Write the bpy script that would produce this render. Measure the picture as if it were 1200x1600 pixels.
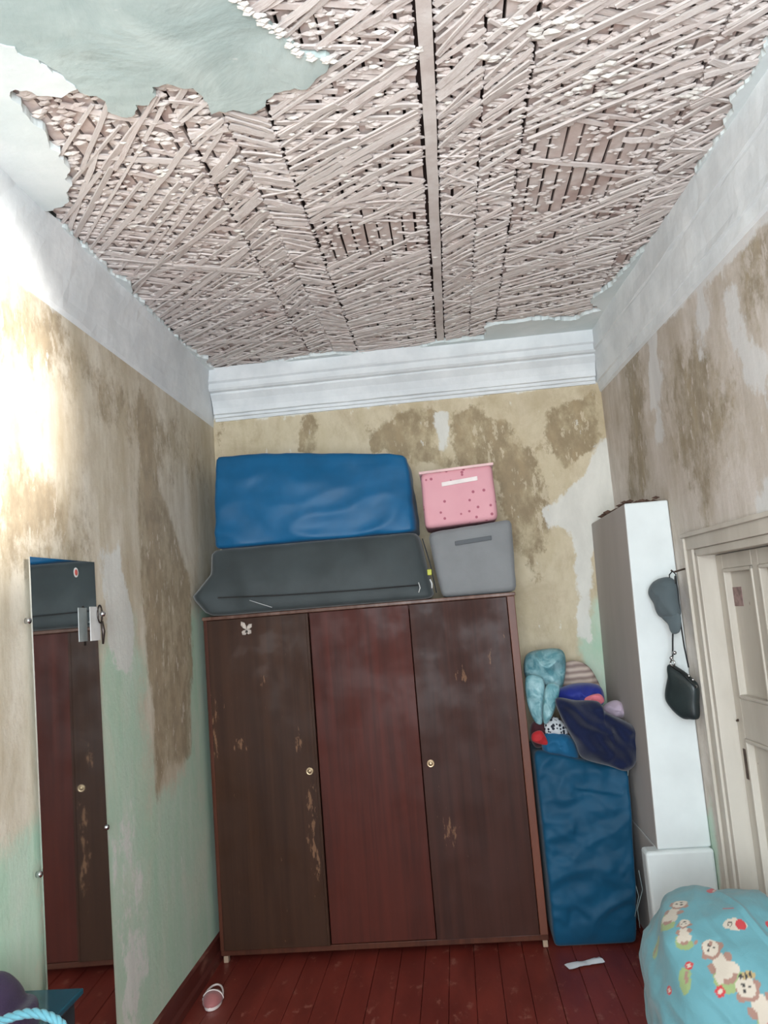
import bpy, bmesh, math, random
import numpy as np
from mathutils import Vector, Matrix, noise
from mathutils.geometry import tessellate_polygon

for o in list(bpy.data.objects): bpy.data.objects.remove(o)
S = bpy.context.scene
COL = S.collection
random.seed(7)

# ------------------------------------------------------------------ camera, world, lights, exposure
F = 1250.0                                   # focal length in pixels of the 1200x1600 frame
YAW, PITCH, ROLL, CAM_H = 0.0764, 0.1241, -0.0814, 1.798
_cy, _sy, _cp, _sp, _cr, _sr = math.cos(YAW), math.sin(YAW), math.cos(PITCH), math.sin(PITCH), math.cos(ROLL), math.sin(ROLL)
FWD = Vector((-_sy*_cp, _cy*_cp, _sp)); _r = Vector((_cy, _sy, 0)); _u = _r.cross(FWD)
RIGHT = _cr*_r + _sr*_u; UP = -_sr*_r + _cr*_u
CAM = Vector((0, 0, CAM_H))
cd = bpy.data.cameras.new('camera'); cam = bpy.data.objects.new('camera', cd); COL.objects.link(cam)
cam.matrix_world = Matrix(((RIGHT.x, UP.x, -FWD.x, CAM.x), (RIGHT.y, UP.y, -FWD.y, CAM.y), (RIGHT.z, UP.z, -FWD.z, CAM.z), (0, 0, 0, 1)))
cd.sensor_fit = 'VERTICAL'; cd.sensor_height = 36.0; cd.lens = F/1600*36; cd.clip_start = 0.02
S.camera = cam

w = bpy.data.worlds.new('sky'); S.world = w; w.use_nodes = True
w.node_tree.nodes['Background'].inputs['Color'].default_value = (0.72, 0.84, 1.0, 1)
w.node_tree.nodes['Background'].inputs['Strength'].default_value = 1.0

XL, YB, ZC, YF = -1.4547, 5.0182, 3.42, -1.3          # left wall, back wall, ceiling, wall behind the camera
XRB, SPLAY = 1.045, 0.066                            # right wall at the back corner; it opens a little towards the camera

def area_light(name, loc, rot, sx, sy, power, color):
    l = bpy.data.lights.new(name, 'AREA'); l.shape = 'RECTANGLE'; l.size = sx; l.size_y = sy; l.energy = power; l.color = color
    o = bpy.data.objects.new(name, l); COL.objects.link(o); o.location = loc; o.rotation_euler = rot
    return o
WIN = (-0.95, 0.75, 0.75, 2.95)                        # opening of the window added behind the camera for daylight: x0, x1, z0, z1
area_light('added_window_daylight', ((WIN[0]+WIN[1])/2, YF+0.02, (WIN[2]+WIN[3])/2), (math.radians(90), 0, 0), WIN[1]-WIN[0]-.1, WIN[3]-WIN[2]-.1, 150, (0.86, 0.94, 1.0))
ADDED_LAMP_POS, ADDED_LAMP_AIM = Vector((1.02, 1.55, 2.66)), Vector((XL, 2.30, 2.66))   # added spotlight, out of view, to brighten the left wall
_l = bpy.data.lights.new('added_spot_lamp_light', 'SPOT'); _l.energy = 560; _l.color = (1.0, 0.95, 0.89); _l.spot_size = math.radians(34); _l.spot_blend = .9; _l.shadow_soft_size = .04
_lo = bpy.data.objects.new('added_spot_lamp_light', _l); COL.objects.link(_lo); _lo.location = ADDED_LAMP_POS; _lo.rotation_euler = (ADDED_LAMP_AIM-ADDED_LAMP_POS).to_track_quat('-Z', 'Y').to_euler()

vs = S.view_settings
vs.view_transform = 'Standard'; vs.look = 'None'; vs.exposure = 0.55; vs.gamma = 1.0; vs.use_curve_mapping = False

# ------------------------------------------------------------------ helpers
def ray(px, py): return FWD + RIGHT*((px-600)/F) - UP*((py-800)/F)
def at(px, py, ax, val):
    d = ray(px, py); return CAM + d*((val-CAM[ax])/d[ax])
def atp(px, py, p, n):
    d = ray(px, py); return CAM + d*((Vector(p)-CAM).dot(n)/d.dot(n))
RWO = Vector((XRB, YB, 0)); RWT = Vector((SPLAY, -1, 0)).normalized(); RWN = Vector((-1, -SPLAY, 0)).normalized()
def rw(u, d, z): return RWO + RWT*u + RWN*d + Vector((0, 0, z))        # u towards the camera, d out of the right wall
def rwpx(px, py, d=0.0):
    p = atp(px, py, RWO + RWN*d, RWN); return (p-RWO).dot(RWT), p.z
def xr(y): return XRB + SPLAY*(YB-y)

def lin(c): 
    c /= 255.0
    return c/12.92 if c <= .04045 else ((c+.055)/1.055)**2.4
def rgb(r, g, b): return (lin(r), lin(g), lin(b), 1)

class NT:
    def __init__(s, name, rough=.7, spec=.3):
        s.m = bpy.data.materials.new(name); s.m.use_nodes = True; s.t = s.m.node_tree
        s.b = s.t.nodes['Principled BSDF']; s.b.inputs['Roughness'].default_value = rough
        s.b.inputs['Specular IOR Level'].default_value = spec
        s._c = None
    def n(s, typ, **kw):
        nd = s.t.nodes.new(typ)
        for k, v in kw.items(): setattr(nd, k, v)
        return nd
    def put(s, sock, v):
        if isinstance(v, bpy.types.NodeSocket): s.t.links.new(v, sock)
        else: sock.default_value = v
    def coord(s, scale=(1, 1, 1)):
        if s._c is None: s._c = s.n('ShaderNodeTexCoord').outputs['Object']
        if scale == (1, 1, 1): return s._c
        mp = s.n('ShaderNodeMapping'); mp.inputs['Scale'].default_value = scale; s.t.links.new(s._c, mp.inputs['Vector'])
        return mp.outputs[0]
    def noise(s, scale, detail=5, st=(1, 1, 1), rough=.55, dist=0.0):
        nd = s.n('ShaderNodeTexNoise'); nd.inputs['Scale'].default_value = scale; nd.inputs['Detail'].default_value = detail
        nd.inputs['Roughness'].default_value = rough; nd.inputs['Distortion'].default_value = dist
        s.t.links.new(s.coord(st), nd.inputs['Vector']); return nd.outputs['Fac']
    def math(s, op, a, b=0.0, clamp=False):
        nd = s.n('ShaderNodeMath', operation=op, use_clamp=clamp); s.put(nd.inputs[0], a); s.put(nd.inputs[1], b); return nd.outputs[0]
    def step(s, v, lo, hi, a=0.0, b=1.0):
        nd = s.n('ShaderNodeMapRange', interpolation_type='SMOOTHSTEP'); s.put(nd.inputs['Value'], v)
        nd.inputs['From Min'].default_value = lo; nd.inputs['From Max'].default_value = hi
        nd.inputs['To Min'].default_value = a; nd.inputs['To Max'].default_value = b; return nd.outputs[0]
    def mix(s, f, a, b):
        nd = s.n('ShaderNodeMix', data_type='RGBA'); s.put(nd.inputs[0], f); s.put(nd.inputs[6], a); s.put(nd.inputs[7], b); return nd.outputs[2]
    def attr(s, name):
        return s.n('ShaderNodeAttribute', attribute_name=name)
    def bump(s, h, strength=.3, dist=.01):
        nd = s.n('ShaderNodeBump'); nd.inputs['Strength'].default_value = strength; nd.inputs['Distance'].default_value = dist
        s.put(nd.inputs['Height'], h); s.t.links.new(nd.outputs[0], s.b.inputs['Normal'])
    def col(s, c): s.put(s.b.inputs['Base Color'], c); return s
    def ellipses(s, lst, ax=(0, 2)):
        """soft max of ellipse masks (x, z, rx, rz) in object space"""
        sep = s.n('ShaderNodeSeparateXYZ'); s.t.links.new(s.coord(), sep.inputs[0]); out = None
        for (x, z, rx, rz) in lst:
            a = s.math('DIVIDE', s.math('SUBTRACT', sep.outputs[ax[0]], x), rx); b = s.math('DIVIDE', s.math('SUBTRACT', sep.outputs[ax[1]], z), rz)
            e = s.math('SUBTRACT', 1.0, s.math('ADD', s.math('MULTIPLY', a, a), s.math('MULTIPLY', b, b)), True)
            out = e if out is None else s.math('MAXIMUM', out, e)
        return out

def simple(name, c, rough=.6, spec=.35, vary=.12, scale=8, st=(1, 1, 1), metal=0.0, bump=0.0, bscale=60, coat=0.0, sheen=0.0):
    m = NT(name, rough, spec)
    d = tuple(x*(1-vary) for x in c[:3])+(1,); l = tuple(min(1, x*(1+vary)) for x in c[:3])+(1,)
    m.col(m.mix(m.step(m.noise(scale, 4, st), .3, .7), d, l))
    m.b.inputs['Metallic'].default_value = metal; m.b.inputs['Coat Weight'].default_value = coat; m.b.inputs['Sheen Weight'].default_value = sheen
    if bump: m.bump(m.noise(bscale, 3, st), bump, .004)
    return m.m

def wpos(o):
    p = Vector((0, 0, 0))
    while o is not None: p += o.location; o = o.parent
    return p
def link(o, parent=None):
    COL.objects.link(o)
    if parent is not None: o.parent = parent
    return o
def tag(o, label=None, cat=None, group=None, kind=None):
    if label: o['label'] = label
    if cat: o['category'] = cat
    if group: o['group'] = group
    if kind: o['kind'] = kind
    return o
def empty(name, loc, label=None, cat=None, group=None, kind=None):
    o = bpy.data.objects.new(name, None); o.location = loc; o.empty_display_size = .05; COL.objects.link(o)
    return tag(o, label, cat, group, kind)

class MB:
    def __init__(s, xf=None): s.v = []; s.f = []; s.xf = xf
    def add(s, vs_, fs):
        k = len(s.v); s.v += [s.xf(*p) if s.xf else Vector(p) for p in vs_]; s.f += [tuple(i+k for i in f) for f in fs]; return s
    def hexa(s, c):                                  # 8 corners: bottom 4 (ccw), top 4
        return s.add(c, [(0, 3, 2, 1), (4, 5, 6, 7), (0, 1, 5, 4), (1, 2, 6, 5), (2, 3, 7, 6), (3, 0, 4, 7)])
    def box(s, x0, x1, y0, y1, z0, z1):
        return s.hexa([(x0, y0, z0), (x1, y0, z0), (x1, y1, z0), (x0, y1, z0), (x0, y0, z1), (x1, y0, z1), (x1, y1, z1), (x0, y1, z1)])
    def tube(s, pts, r, n=8, flat=1.0, closed=False):
        pts = [Vector(p) for p in pts]; N = len(pts); k = []
        for i, p in enumerate(pts):
            t = (pts[(i+1) % N]-pts[i-1]) if closed else (pts[min(i+1, N-1)]-pts[max(i-1, 0)])
            t.normalize(); a = Vector((0, 0, 1)) if abs(t.z) < .9 else Vector((1, 0, 0)); b = t.cross(a).normalized(); c = t.cross(b)
            rr = r[i] if isinstance(r, (list, tuple)) else r
            k += [p + b*(rr*math.cos(2*math.pi*j/n)) + c*(rr*flat*math.sin(2*math.pi*j/n)) for j in range(n)]
        M = N if closed else N-1
        fs = [(i*n+j, i*n+(j+1) % n, ((i+1) % N)*n+(j+1) % n, ((i+1) % N)*n+j) for i in range(M) for j in range(n)]
        if not closed: fs += [tuple(range(n-1, -1, -1)), tuple((N-1)*n+j for j in range(n))]
        return s.add(k, fs)
    def lathe(s, prof, c, axis, n=24):               # prof: (radius, along) pairs; c centre; axis direction
        ax = Vector(axis).normalized(); a = Vector((0, 0, 1)) if abs(ax.z) < .9 else Vector((1, 0, 0)); b = ax.cross(a).normalized(); d = ax.cross(b)
        k = [Vector(c) + ax*h + (b*math.cos(2*math.pi*j/n) + d*math.sin(2*math.pi*j/n))*r for r, h in prof for j in range(n)]
        fs = [(i*n+j, i*n+(j+1) % n, (i+1)*n+(j+1) % n, (i+1)*n+j) for i in range(len(prof)-1) for j in range(n)]
        fs += [tuple(range(n-1, -1, -1)), tuple((len(prof)-1)*n+j for j in range(n))]
        return s.add(k, fs)
    def build(s, name, mat, parent=None, smooth=False, bevel=0.0, seg=2):
        o0 = wpos(parent) if parent is not None else Vector((0, 0, 0))
        me = bpy.data.meshes.new(name); me.from_pydata([tuple(Vector(p)-o0) for p in s.v], [], s.f)
        bm = bmesh.new(); bm.from_mesh(me); bmesh.ops.recalc_face_normals(bm, faces=bm.faces); bm.to_mesh(me); bm.free()
        if smooth:
            for p in me.polygons: p.use_smooth = True
        me.materials.append(mat); o = bpy.data.objects.new(name, me); link(o, parent)
        if bevel:
            b = o.modifiers.new('bevel', 'BEVEL'); b.width = bevel; b.segments = seg; b.limit_method = 'ANGLE'
        return o

def fbm(p, s, o=3):
    v = 0; a = 1
    for i in range(o): v += a*noise.noise(Vector(p)*s); s *= 2.1; a *= .5
    return v
def ridge(p, s): return 1-abs(noise.noise(Vector(p)*s))*2

def softbox(C, n=(24, 14, 20), k=7, fn=None):
    """C: 8 corners (front-bottom-left, fbr, back-br, back-bl, then the same on top); rounded box of those corners"""
    C = [Vector(c) for c in C]; bm = bmesh.new(); idx = {}
    def vert(a, b, c):
        key = (a, b, c)
        if key not in idx:
            p = [2*a/n[0]-1, 2*b/n[1]-1, 2*c/n[2]-1]
            m = max(abs(x) for x in p); L = sum(abs(x)**k for x in p)**(1/k)
            q = [x*m/L for x in p]; u, v, t = [(x+1)/2 for x in q]
            P = ((C[0]*(1-u)+C[1]*u)*(1-v) + (C[3]*(1-u)+C[2]*u)*v)*(1-t) + ((C[4]*(1-u)+C[5]*u)*(1-v) + (C[7]*(1-u)+C[6]*u)*v)*t
            if fn: P = P + Vector(fn(u, v, t, P))
            idx[key] = bm.verts.new(P)
        return idx[key]
    A, B, D = n
    for i in range(A):
        for j in range(B):
            for z in (0, D): bm.faces.new([vert(i, j, z), vert(i+1, j, z), vert(i+1, j+1, z), vert(i, j+1, z)])
    for i in range(A):
        for t in range(D):
            for y in (0, B): bm.faces.new([vert(i, y, t), vert(i+1, y, t), vert(i+1, y, t+1), vert(i, y, t+1)])
    for j in range(B):
        for t in range(D):
            for x in (0, A): bm.faces.new([vert(x, j, t), vert(x, j+1, t), vert(x, j+1, t+1), vert(x, j, t+1)])
    mb = MB(); bm.verts.index_update(); mb.v = [v.co.copy() for v in bm.verts]; mb.f = [tuple(v.index for v in f.verts) for f in bm.faces]; bm.free()
    return mb

def puff(pts, nrm, thick, back=.35, rings=12, seg=64, wr=0.0, ws=14, p=2.2, centre=None, seed=0, fold=None):
    """outline (3-D points on a plane) inflated to both sides of the plane: a soft body with real thickness"""
    pts = [Vector(q) for q in pts]; nrm = Vector(nrm).normalized()
    c = Vector(centre) if centre else sum(pts, Vector())/len(pts)
    # resample the closed outline with a Catmull-Rom curve
    N = len(pts); out = []
    for i in range(seg):
        t = i*N/seg; a = int(t); f = t-a; P0, P1, P2, P3 = [pts[(a+j) % N] for j in (-1, 0, 1, 2)]
        out.append(.5*((2*P1) + (P2-P0)*f + (2*P0-5*P1+4*P2-P3)*f*f + (3*P1-P0-3*P2+P3)*f**3))
    mb = MB(); V = []; Fc = []
    def ringv(r, sgn):
        h = (1-r**p)**(1/p) if r < 1 else 0
        for q in out:
            b = c + (q-c)*r
            dd = 0
            if wr: dd = wr*h*(ridge(b+Vector((seed, seed, 0)), ws)-.3)
            if fold and sgn > 0: dd += fold(b)*h
            V.append(b + nrm*((thick*h*(1 if sgn > 0 else -back)) + (dd if sgn > 0 else 0)))
    rs = [math.sin((i+1)/rings*math.pi/2) for i in range(rings)]
    V.append(c+nrm*(thick)); 
    for r in rs: ringv(r, 1)
    for r in reversed(rs[:-1]): ringv(r, -1)
    V.append(c-nrm*thick*back)
    for j in range(seg): Fc.append((0, 1+j, 1+(j+1) % seg))
    R_ = 2*rings-1
    for i in range(R_-1):
        for j in range(seg): Fc.append((1+i*seg+j, 1+(i+1)*seg+j, 1+(i+1)*seg+(j+1) % seg, 1+i*seg+(j+1) % seg))
    L = len(V)-1
    for j in range(seg): Fc.append((L, 1+(R_-1)*seg+(j+1) % seg, 1+(R_-1)*seg+j))
    mb.v = V; mb.f = Fc; return mb

# ------------------------------------------------------------------ wall materials: paint layers, stains and bare plaster
def wall_mat(name, base_a, base_b, green, brown, white, st, stain_amp=.55, soft=.22):
    m = NT(name, .62, .35); a = m.attr('patch'); sep = m.n('ShaderNodeSeparateColor'); m.t.links.new(a.outputs['Color'], sep.inputs[0])
    streak = m.noise(6.0, 9, st, .68, .3); blot = m.noise(2.2, 8, (1, 1, .8), .66, .6); edge = m.noise(6, 10, (1, 1, .75), .72); fine = m.noise(45, 5, (1, 1, .6), .6)
    mott = m.noise(13, 8, (1, 1, .6), .7)
    c = m.mix(m.step(streak, .30, .72), base_a, base_b)
    c = m.mix(m.math('MULTIPLY', m.step(mott, .45, .75), .35), c, brown)
    c = m.mix(m.math('MULTIPLY', m.step(blot, .46, .68), stain_amp), c, brown)
    def mask(ch, amp, wd=.05):
        v = m.math('ADD', sep.outputs[ch], m.math('MULTIPLY', m.math('SUBTRACT', edge, .5), amp)); return m.step(v, .5-wd, .5+wd)
    g = m.mix(m.step(streak, .3, .75), green, m.mix(.45, green, white))
    g = m.mix(m.math('MULTIPLY', m.step(blot, .45, .7), .35), g, base_a)
    c = m.mix(m.math('MULTIPLY', mask(0, 1.6, .3), .92), c, g)
    bd = tuple(x*.72 for x in brown[:3])+(1,)
    bc = m.mix(m.step(mott, .35, .65), bd, m.mix(m.step(streak, .4, .65), brown, base_b))
    c = m.mix(m.math('MULTIPLY', mask(1, 2.2, soft), .85), c, bc)
    wh = m.mix(m.step(streak, .3, .7), white, tuple(x*.86 for x in white[:3])+(1,))
    c = m.mix(m.math('MULTIPLY', mask(2, 1.7, .10), .92), c, wh)
    spk = m.step(m.noise(15, 7, (1, 1, .45), .66), .665, .70); c = m.mix(m.math('MULTIPLY', spk, .55), c, white)
    peel = m.math('MULTIPLY', m.step(m.noise(20, 7, (1, 1, .35), .7), .585, .615), mask(1, 2.2, soft)); c = m.mix(m.math('MULTIPLY', peel, .6), c, base_a)
    m.col(c); m.bump(m.math('ADD', m.math('MULTIPLY', edge, 1.0), m.math('MULTIPLY', fine, .3)), .35, .012)
    return m.m

GREEN = rgb(168, 202, 178); 
M_left = wall_mat('stripped_left_wall', rgb(220, 212, 196), rgb(190, 178, 154), GREEN, rgb(168, 150, 122), rgb(226, 226, 220), (1, 1.2, .22), .35)
M_back = wall_mat('stripped_back_wall', rgb(215, 201, 174), rgb(199, 184, 152), GREEN, rgb(158, 136, 102), rgb(228, 226, 218), (1, 1, .5), .4, .12)
M_right = wall_mat('stripped_right_wall', rgb(218, 209, 202), rgb(188, 177, 165), GREEN, rgb(160, 144, 116), rgb(224, 222, 220), (1, 1.2, .25), .4)
M_front = simple('pale_wall_paint', rgb(214, 216, 206), .8)

def sdist(P, poly):
    """signed distance (negative inside) of points P (n,2) to a polygon"""
    poly = np.array(poly, float); d = np.full(len(P), 1e9); ins = np.zeros(len(P), bool); n = len(poly)
    for i in range(n):
        a, b = poly[i], poly[(i+1) % n]; e = b-a; w_ = P-a
        t = np.clip((w_@e)/max(e@e, 1e-12), 0, 1); q = w_-t[:, None]*e; d = np.minimum(d, np.hypot(q[:, 0], q[:, 1]))
        c1 = (P[:, 1] >= a[1]) != (P[:, 1] >= b[1])
        with np.errstate(divide='ignore', invalid='ignore'): xx = a[0] + (P[:, 1]-a[1])*e[0]/(e[1] if e[1] else 1e-12)
        ins ^= c1 & (P[:, 0] < xx)
    return np.where(ins, -d, d)

def wall(name, P, su, sz, mat, patches, hole=None, thick=.12, out=None):
    """P(u,z)->Vector front face; su, sz ranges; patches: (channel, softness, polygon in (u,z)); hole (u0,u1,z0,z1)"""
    def lines(a, b, extra):
        L = list(np.linspace(a, b, int((b-a)/.03)+1)); 
        for e in extra:
            i = int(np.argmin([abs(x-e) for x in L])); L[i] = e
        return L
    U = lines(*su, [hole[0], hole[1]] if hole else []); Z = lines(*sz, [hole[2], hole[3]] if hole else [])
    Q = np.array([(u, z) for z in Z for u in U]); V = [P(u, z) for u, z in Q]; nu = len(U); Fc = []
    for j in range(len(Z)-1):
        for i in range(nu-1):
            if hole and hole[0]-1e-6 <= (U[i]+U[i+1])/2 <= hole[1] and hole[2]-1e-6 <= (Z[j]+Z[j+1])/2 <= hole[3]: continue
            Fc.append((j*nu+i, j*nu+i+1, (j+1)*nu+i+1, (j+1)*nu+i))
    # outer skin and reveals of the hole
    k = len(V); ex = []
    ring = [(su[0], sz[0]), (su[1], sz[0]), (su[1], sz[1]), (su[0], sz[1])]
    n_ = out
    if hole:
        h = [(hole[0], hole[2]), (hole[1], hole[2]), (hole[1], hole[3]), (hole[0], hole[3])]
        for q in ring+h: ex.append(P(*q) + n_*thick)
        for i in range(4): Fc.append((k+i, k+(i+1) % 4, k+4+(i+1) % 4, k+4+i))
        kk = k+8
        for q in h: ex.append(P(*q))
        for i in range(4): Fc.append((kk+i, kk+(i+1) % 4, k+4+(i+1) % 4, k+4+i))
    else:
        for q in ring: ex.append(P(*q) + n_*thick)
        Fc.append((k, k+1, k+2, k+3))
    me = bpy.data.meshes.new(name); me.from_pydata([tuple(v) for v in V+ex], [], Fc)
    at_ = me.color_attributes.new('patch', 'FLOAT_COLOR', 'POINT')
    col = np.zeros((len(V)+len(ex), 4), np.float32); col[:, 3] = 1
    for ch, soft, poly in patches:
        m_ = np.clip(.5 - sdist(Q, poly)/(2*soft), 0, 1); col[:len(V), ch] = np.maximum(col[:len(V), ch], m_)
    at_.data.foreach_set('color', col.ravel())
    me.materials.append(mat); o = bpy.data.objects.new(name, me); link(o); tag(o, kind='structure')
    return o

def L2(px): return [(at(x, y, 0, XL).y, at(x, y, 0, XL).z) for x, y in px]
def B2(px): return [(at(x, y, 1, YB).x, at(x, y, 1, YB).z) for x, y in px]
def R2(px): return [rwpx(x, y) for x, y in px]
corn_l = [(YF, 3.5), (YF, 3.05), (2.3, 3.07), (2.9, 3.10), (4.0, 3.11), (YB, 3.10), (YB, 3.5)]
left_p = [
 (2, .05, corn_l), (2, .06, [(YF, 1.9), (YF, 3.0), (2.35, 2.75), (2.5, 2.4), (2.45, 2.0)]),
 (0, .10, L2([(-400, 1400), (0, 1330), (62, 1285), (75, 1600), (60, 1900), (-600, 1900)])),
 (0, .10, L2([(296, 960), (330, 930), (345, 1480), (256, 1600), (225, 1650), (225, 1420), (235, 1260), (290, 1210)])),
 (0, .16, L2([(150, 1000), (160, 1600), (190, 1800), (260, 1600), (240, 1240), (225, 1080), (210, 960)])),
 (1, .05, L2([(214, 600), (232, 640), (250, 760), (296, 900), (300, 1010), (298, 1180), (262, 1200), (246, 1235), (240, 1120), (226, 960), (216, 800)])),
 (1, .30, L2([(0, 480), (130, 560), (220, 630), (320, 720), (318, 740), (215, 680), (130, 600), (40, 540), (0, 520)])),
 (1, .25, L2([(0, 760), (60, 740), (120, 770), (110, 860), (60, 840), (0, 850)])),
 (2, .10, L2([(160, 860), (185, 850), (212, 980), (205, 1060), (165, 1010)])),
 (2, .40, L2([(188, 1310), (205, 1300), (214, 1520), (200, 1600), (192, 1600)])),
]
back_p = [
 (2, .05, [(-1.5, 3.5), (1.1, 3.5), (1.1, 3.12), (-1.5, 3.12)]),
 (1, .05, B2([(470, 660), (485, 645), (500, 660), (498, 705), (470, 705)])),
 (1, .07, B2([(575, 700), (580, 665), (640, 640), (690, 640), (680, 690), (720, 730), (640, 720)])),
 (1, .09, B2([(700, 640), (760, 640), (820, 690), (860, 780), (840, 900), (800, 860), (770, 760), (710, 730)])),
 (1, .07, B2([(860, 640), (930, 610), (945, 680), (890, 730), (850, 700)])),
 (1, .05, B2([(335, 680), (350, 640), (345, 710)])),
 (2, .05, B2([(680, 640), (702, 640), (700, 710), (684, 705)])),
 (2, .06, B2([(975, 680), (940, 686), (915, 735), (875, 775), (850, 800), (862, 822), (893, 832), (902, 900), (905, 990), (922, 1000), (925, 900), (930, 820), (975, 790)])),
 (0, .06, B2([(926, 935), (960, 900), (975, 1150), (940, 1160), (905, 1010)])),
]
right_p = [
 (2, .05, [(-.1, 3.5), (6.5, 3.5), (6.5, 3.0), (2.7, 3.0), (1.8, 3.03), (1.3, 3.05), (.6, 3.08), (-.1, 3.10)]),
 (2, .08, R2([(1128, 430), (1150, 440), (1165, 520), (1200, 560), (1200, 640), (1168, 590), (1140, 530)])),
 (2, .08, R2([(1180, 780), (1240, 700), (1240, 830), (1185, 812)])),
 (2, .16, R2([(1080, 420), (1105, 400), (1112, 520), (1095, 540)])),
 (2, .10, R2([(1020, 560), (1032, 550), (1036, 700), (1026, 690)])),
 (2, .05, R2([(1010, 500), (1025, 470), (1030, 640), (1016, 640)])),
 (1, .18, R2([(975, 560), (1000, 530), (1008, 700), (1012, 780), (985, 780)])),
 (1, .32, R2([(1050, 560), (1110, 540), (1130, 640), (1100, 760), (1050, 720)])),
 (1, .32, R2([(1150, 330), (1200, 280), (1230, 420), (1180, 470)])),
 (0, .06, R2([(1100, 1290), (1112, 1250), (1130, 1420), (1115, 1440)])),
]
# ------------------------------------------------------------------ the room shell
wall('wall_left', lambda u, z: Vector((XL, u, z)), (YF, YB), (0, ZC+.3), M_left, left_p, out=Vector((-1, 0, 0)))
wall('wall_back', lambda u, z: Vector((u, YB, z)), (XL, XRB), (0, ZC+.3), M_back, back_p, out=Vector((0, 1, 0)))
DU0, DZ1 = rwpx(1087, 862)                          # far upper corner of the door opening
DU1 = DU0 + .84
RLEN = (YB-YF)/(-RWT.y)
wall('wall_right', lambda u, z: rw(u, 0, z), (0, RLEN), (0, ZC+.3), M_right, right_p, hole=(DU0, DU1, 0, DZ1), out=-RWN, thick=.14)
wall('wall_front', lambda u, z: Vector((u, YF, z)), (XL, xr(YF)), (0, ZC+.3), M_front, [], hole=WIN, out=Vector((0, -1, 0)), thick=.25)

# unseen window, added in the wall behind the camera to bring in daylight
wf = simple('added_window_paint', rgb(228, 228, 222), .45)
win = empty('added_window_1', (0, YF, WIN[2]), kind='structure')
for x0, x1, z0, z1 in [(WIN[0], WIN[0]+.06, WIN[2], WIN[3]), (WIN[1]-.06, WIN[1], WIN[2], WIN[3]), (WIN[0], WIN[1], WIN[2], WIN[2]+.06), (WIN[0], WIN[1], WIN[3]-.06, WIN[3]), (-.13, -.07, WIN[2], WIN[3]), (WIN[0], WIN[1], 2.3, 2.35)]:
    MB().box(x0, x1, YF-.16, YF-.10, z0, z1).build('added_window_frame', wf, win, bevel=.004)
gm = NT('added_window_glass', .02, .5); gm.b.inputs['Transmission Weight'].default_value = 1; gm.col((1, 1, 1, 1))
for x0, x1 in ((WIN[0]+.06, -.13), (-.07, WIN[1]-.06)):
    for z0, z1 in ((WIN[2]+.06, 2.3), (2.35, WIN[3]-.06)): MB().box(x0, x1, YF-.133, YF-.129, z0, z1).build('pane', gm.m, win)

# floor: painted boards
fm = NT('red_floor_paint', .38, .5)
fc = fm.mix(fm.step(fm.noise(3, 6, (1.5, .4, 1)), .35, .7), rgb(102, 38, 31), rgb(128, 52, 42))
fc = fm.mix(fm.step(fm.noise(14, 7, (1, .5, 1), .7), .57, .68), fc, rgb(146, 88, 76))
fc = fm.mix(fm.step(fm.noise(30, 4, (1, .35, 1), .6), .72, .76), fc, rgb(186, 140, 112))
fm.col(fc); fm.bump(fm.noise(12, 5, (2, .4, 1)), .15, .006)
dm = simple('dark_underfloor', rgb(52, 26, 22), .8)
floor = MB().box(XL-.1, 1.62, YF-.1, YB+.1, -.08, -.02).build('floor', dm); tag(floor, kind='structure')
PW = .127; x = XL; i = 0
while x < xr(YF)+.02:
    x1 = x+PW-.0022; hz = -random.random()*.0025
    b = MB().box(x, x1, YF, YB, -.019, hz); b.build('floor_board', fm.m, floor, bevel=.0015, seg=1)
    x += PW
bbm = NT('baseboard_paint', .4, .45); bbm.col(bbm.mix(bbm.step(bbm.noise(9, 6, (1, .3, 1)), .55, .66), rgb(86, 40, 34), rgb(134, 88, 76)))
MB().add([(XL, YF, 0), (XL+.035, YF, 0), (XL+.03, YF, .03), (XL+.018, YF, .045), (XL+.014, YF, .11), (XL, YF, .12),
          (XL, YB, 0), (XL+.035, YB, 0), (XL+.03, YB, .03), (XL+.018, YB, .045), (XL+.014, YB, .11), (XL, YB, .12)],
         [(i, (i+1) % 6, 6+(i+1) % 6, 6+i) for i in range(6)] + [(0, 1, 2, 3, 4, 5), (11, 10, 9, 8, 7, 6)]).build('baseboard_left', bbm.m)
tag(bpy.data.objects['baseboard_left'], kind='structure')

# cornices
cm = NT('cornice_whitewash', .55, .35)
cc = cm.mix(cm.step(cm.noise(4, 7, (1, 1, 1), .6), .35, .7), rgb(214, 218, 220), rgb(232, 235, 236)); cm.col(cc); cm.bump(cm.noise(22, 6), .25, .008)
def cornice(name, prof, P, u0, u1, n=60, wob=.0):
    V = []; Fc = []; m_ = len(prof)
    for i in range(n+1):
        u = u0+(u1-u0)*i/n
        for j, (d, z) in enumerate(prof):
            k = wob*(fbm((u*3, j*.7, 5), 1.5)) if 0 < j < m_-1 else 0
            V.append(P(u, max(d+k, 0.0), z+k*.5))
    for i in range(n):
        for j in range(m_-1): Fc.append((i*m_+j, i*m_+j+1, (i+1)*m_+j+1, (i+1)*m_+j))
        Fc.append((i*m_+m_-1, i*m_, (i+1)*m_, (i+1)*m_+m_-1))
    Fc += [tuple(range(m_)), tuple(n*m_+j for j in range(m_))]
    mb = MB(); mb.v = V; mb.f = Fc; o = mb.build(name, cm.m); tag(o, kind='structure'); return o
T = ZC+.012
prof_b = [(0, 3.115), (.012, 3.115), (.016, 3.132), (.03, 3.136), (.03, 3.152), (.046, 3.156), (.052, 3.19), (.072, 3.235), (.1, 3.27), (.1, 3.282), (.122, 3.288), (.135, 3.30), (.135, 3.335), (.15, 3.345), (.15, 3.36), (.155, T), (0, T)]
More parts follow.
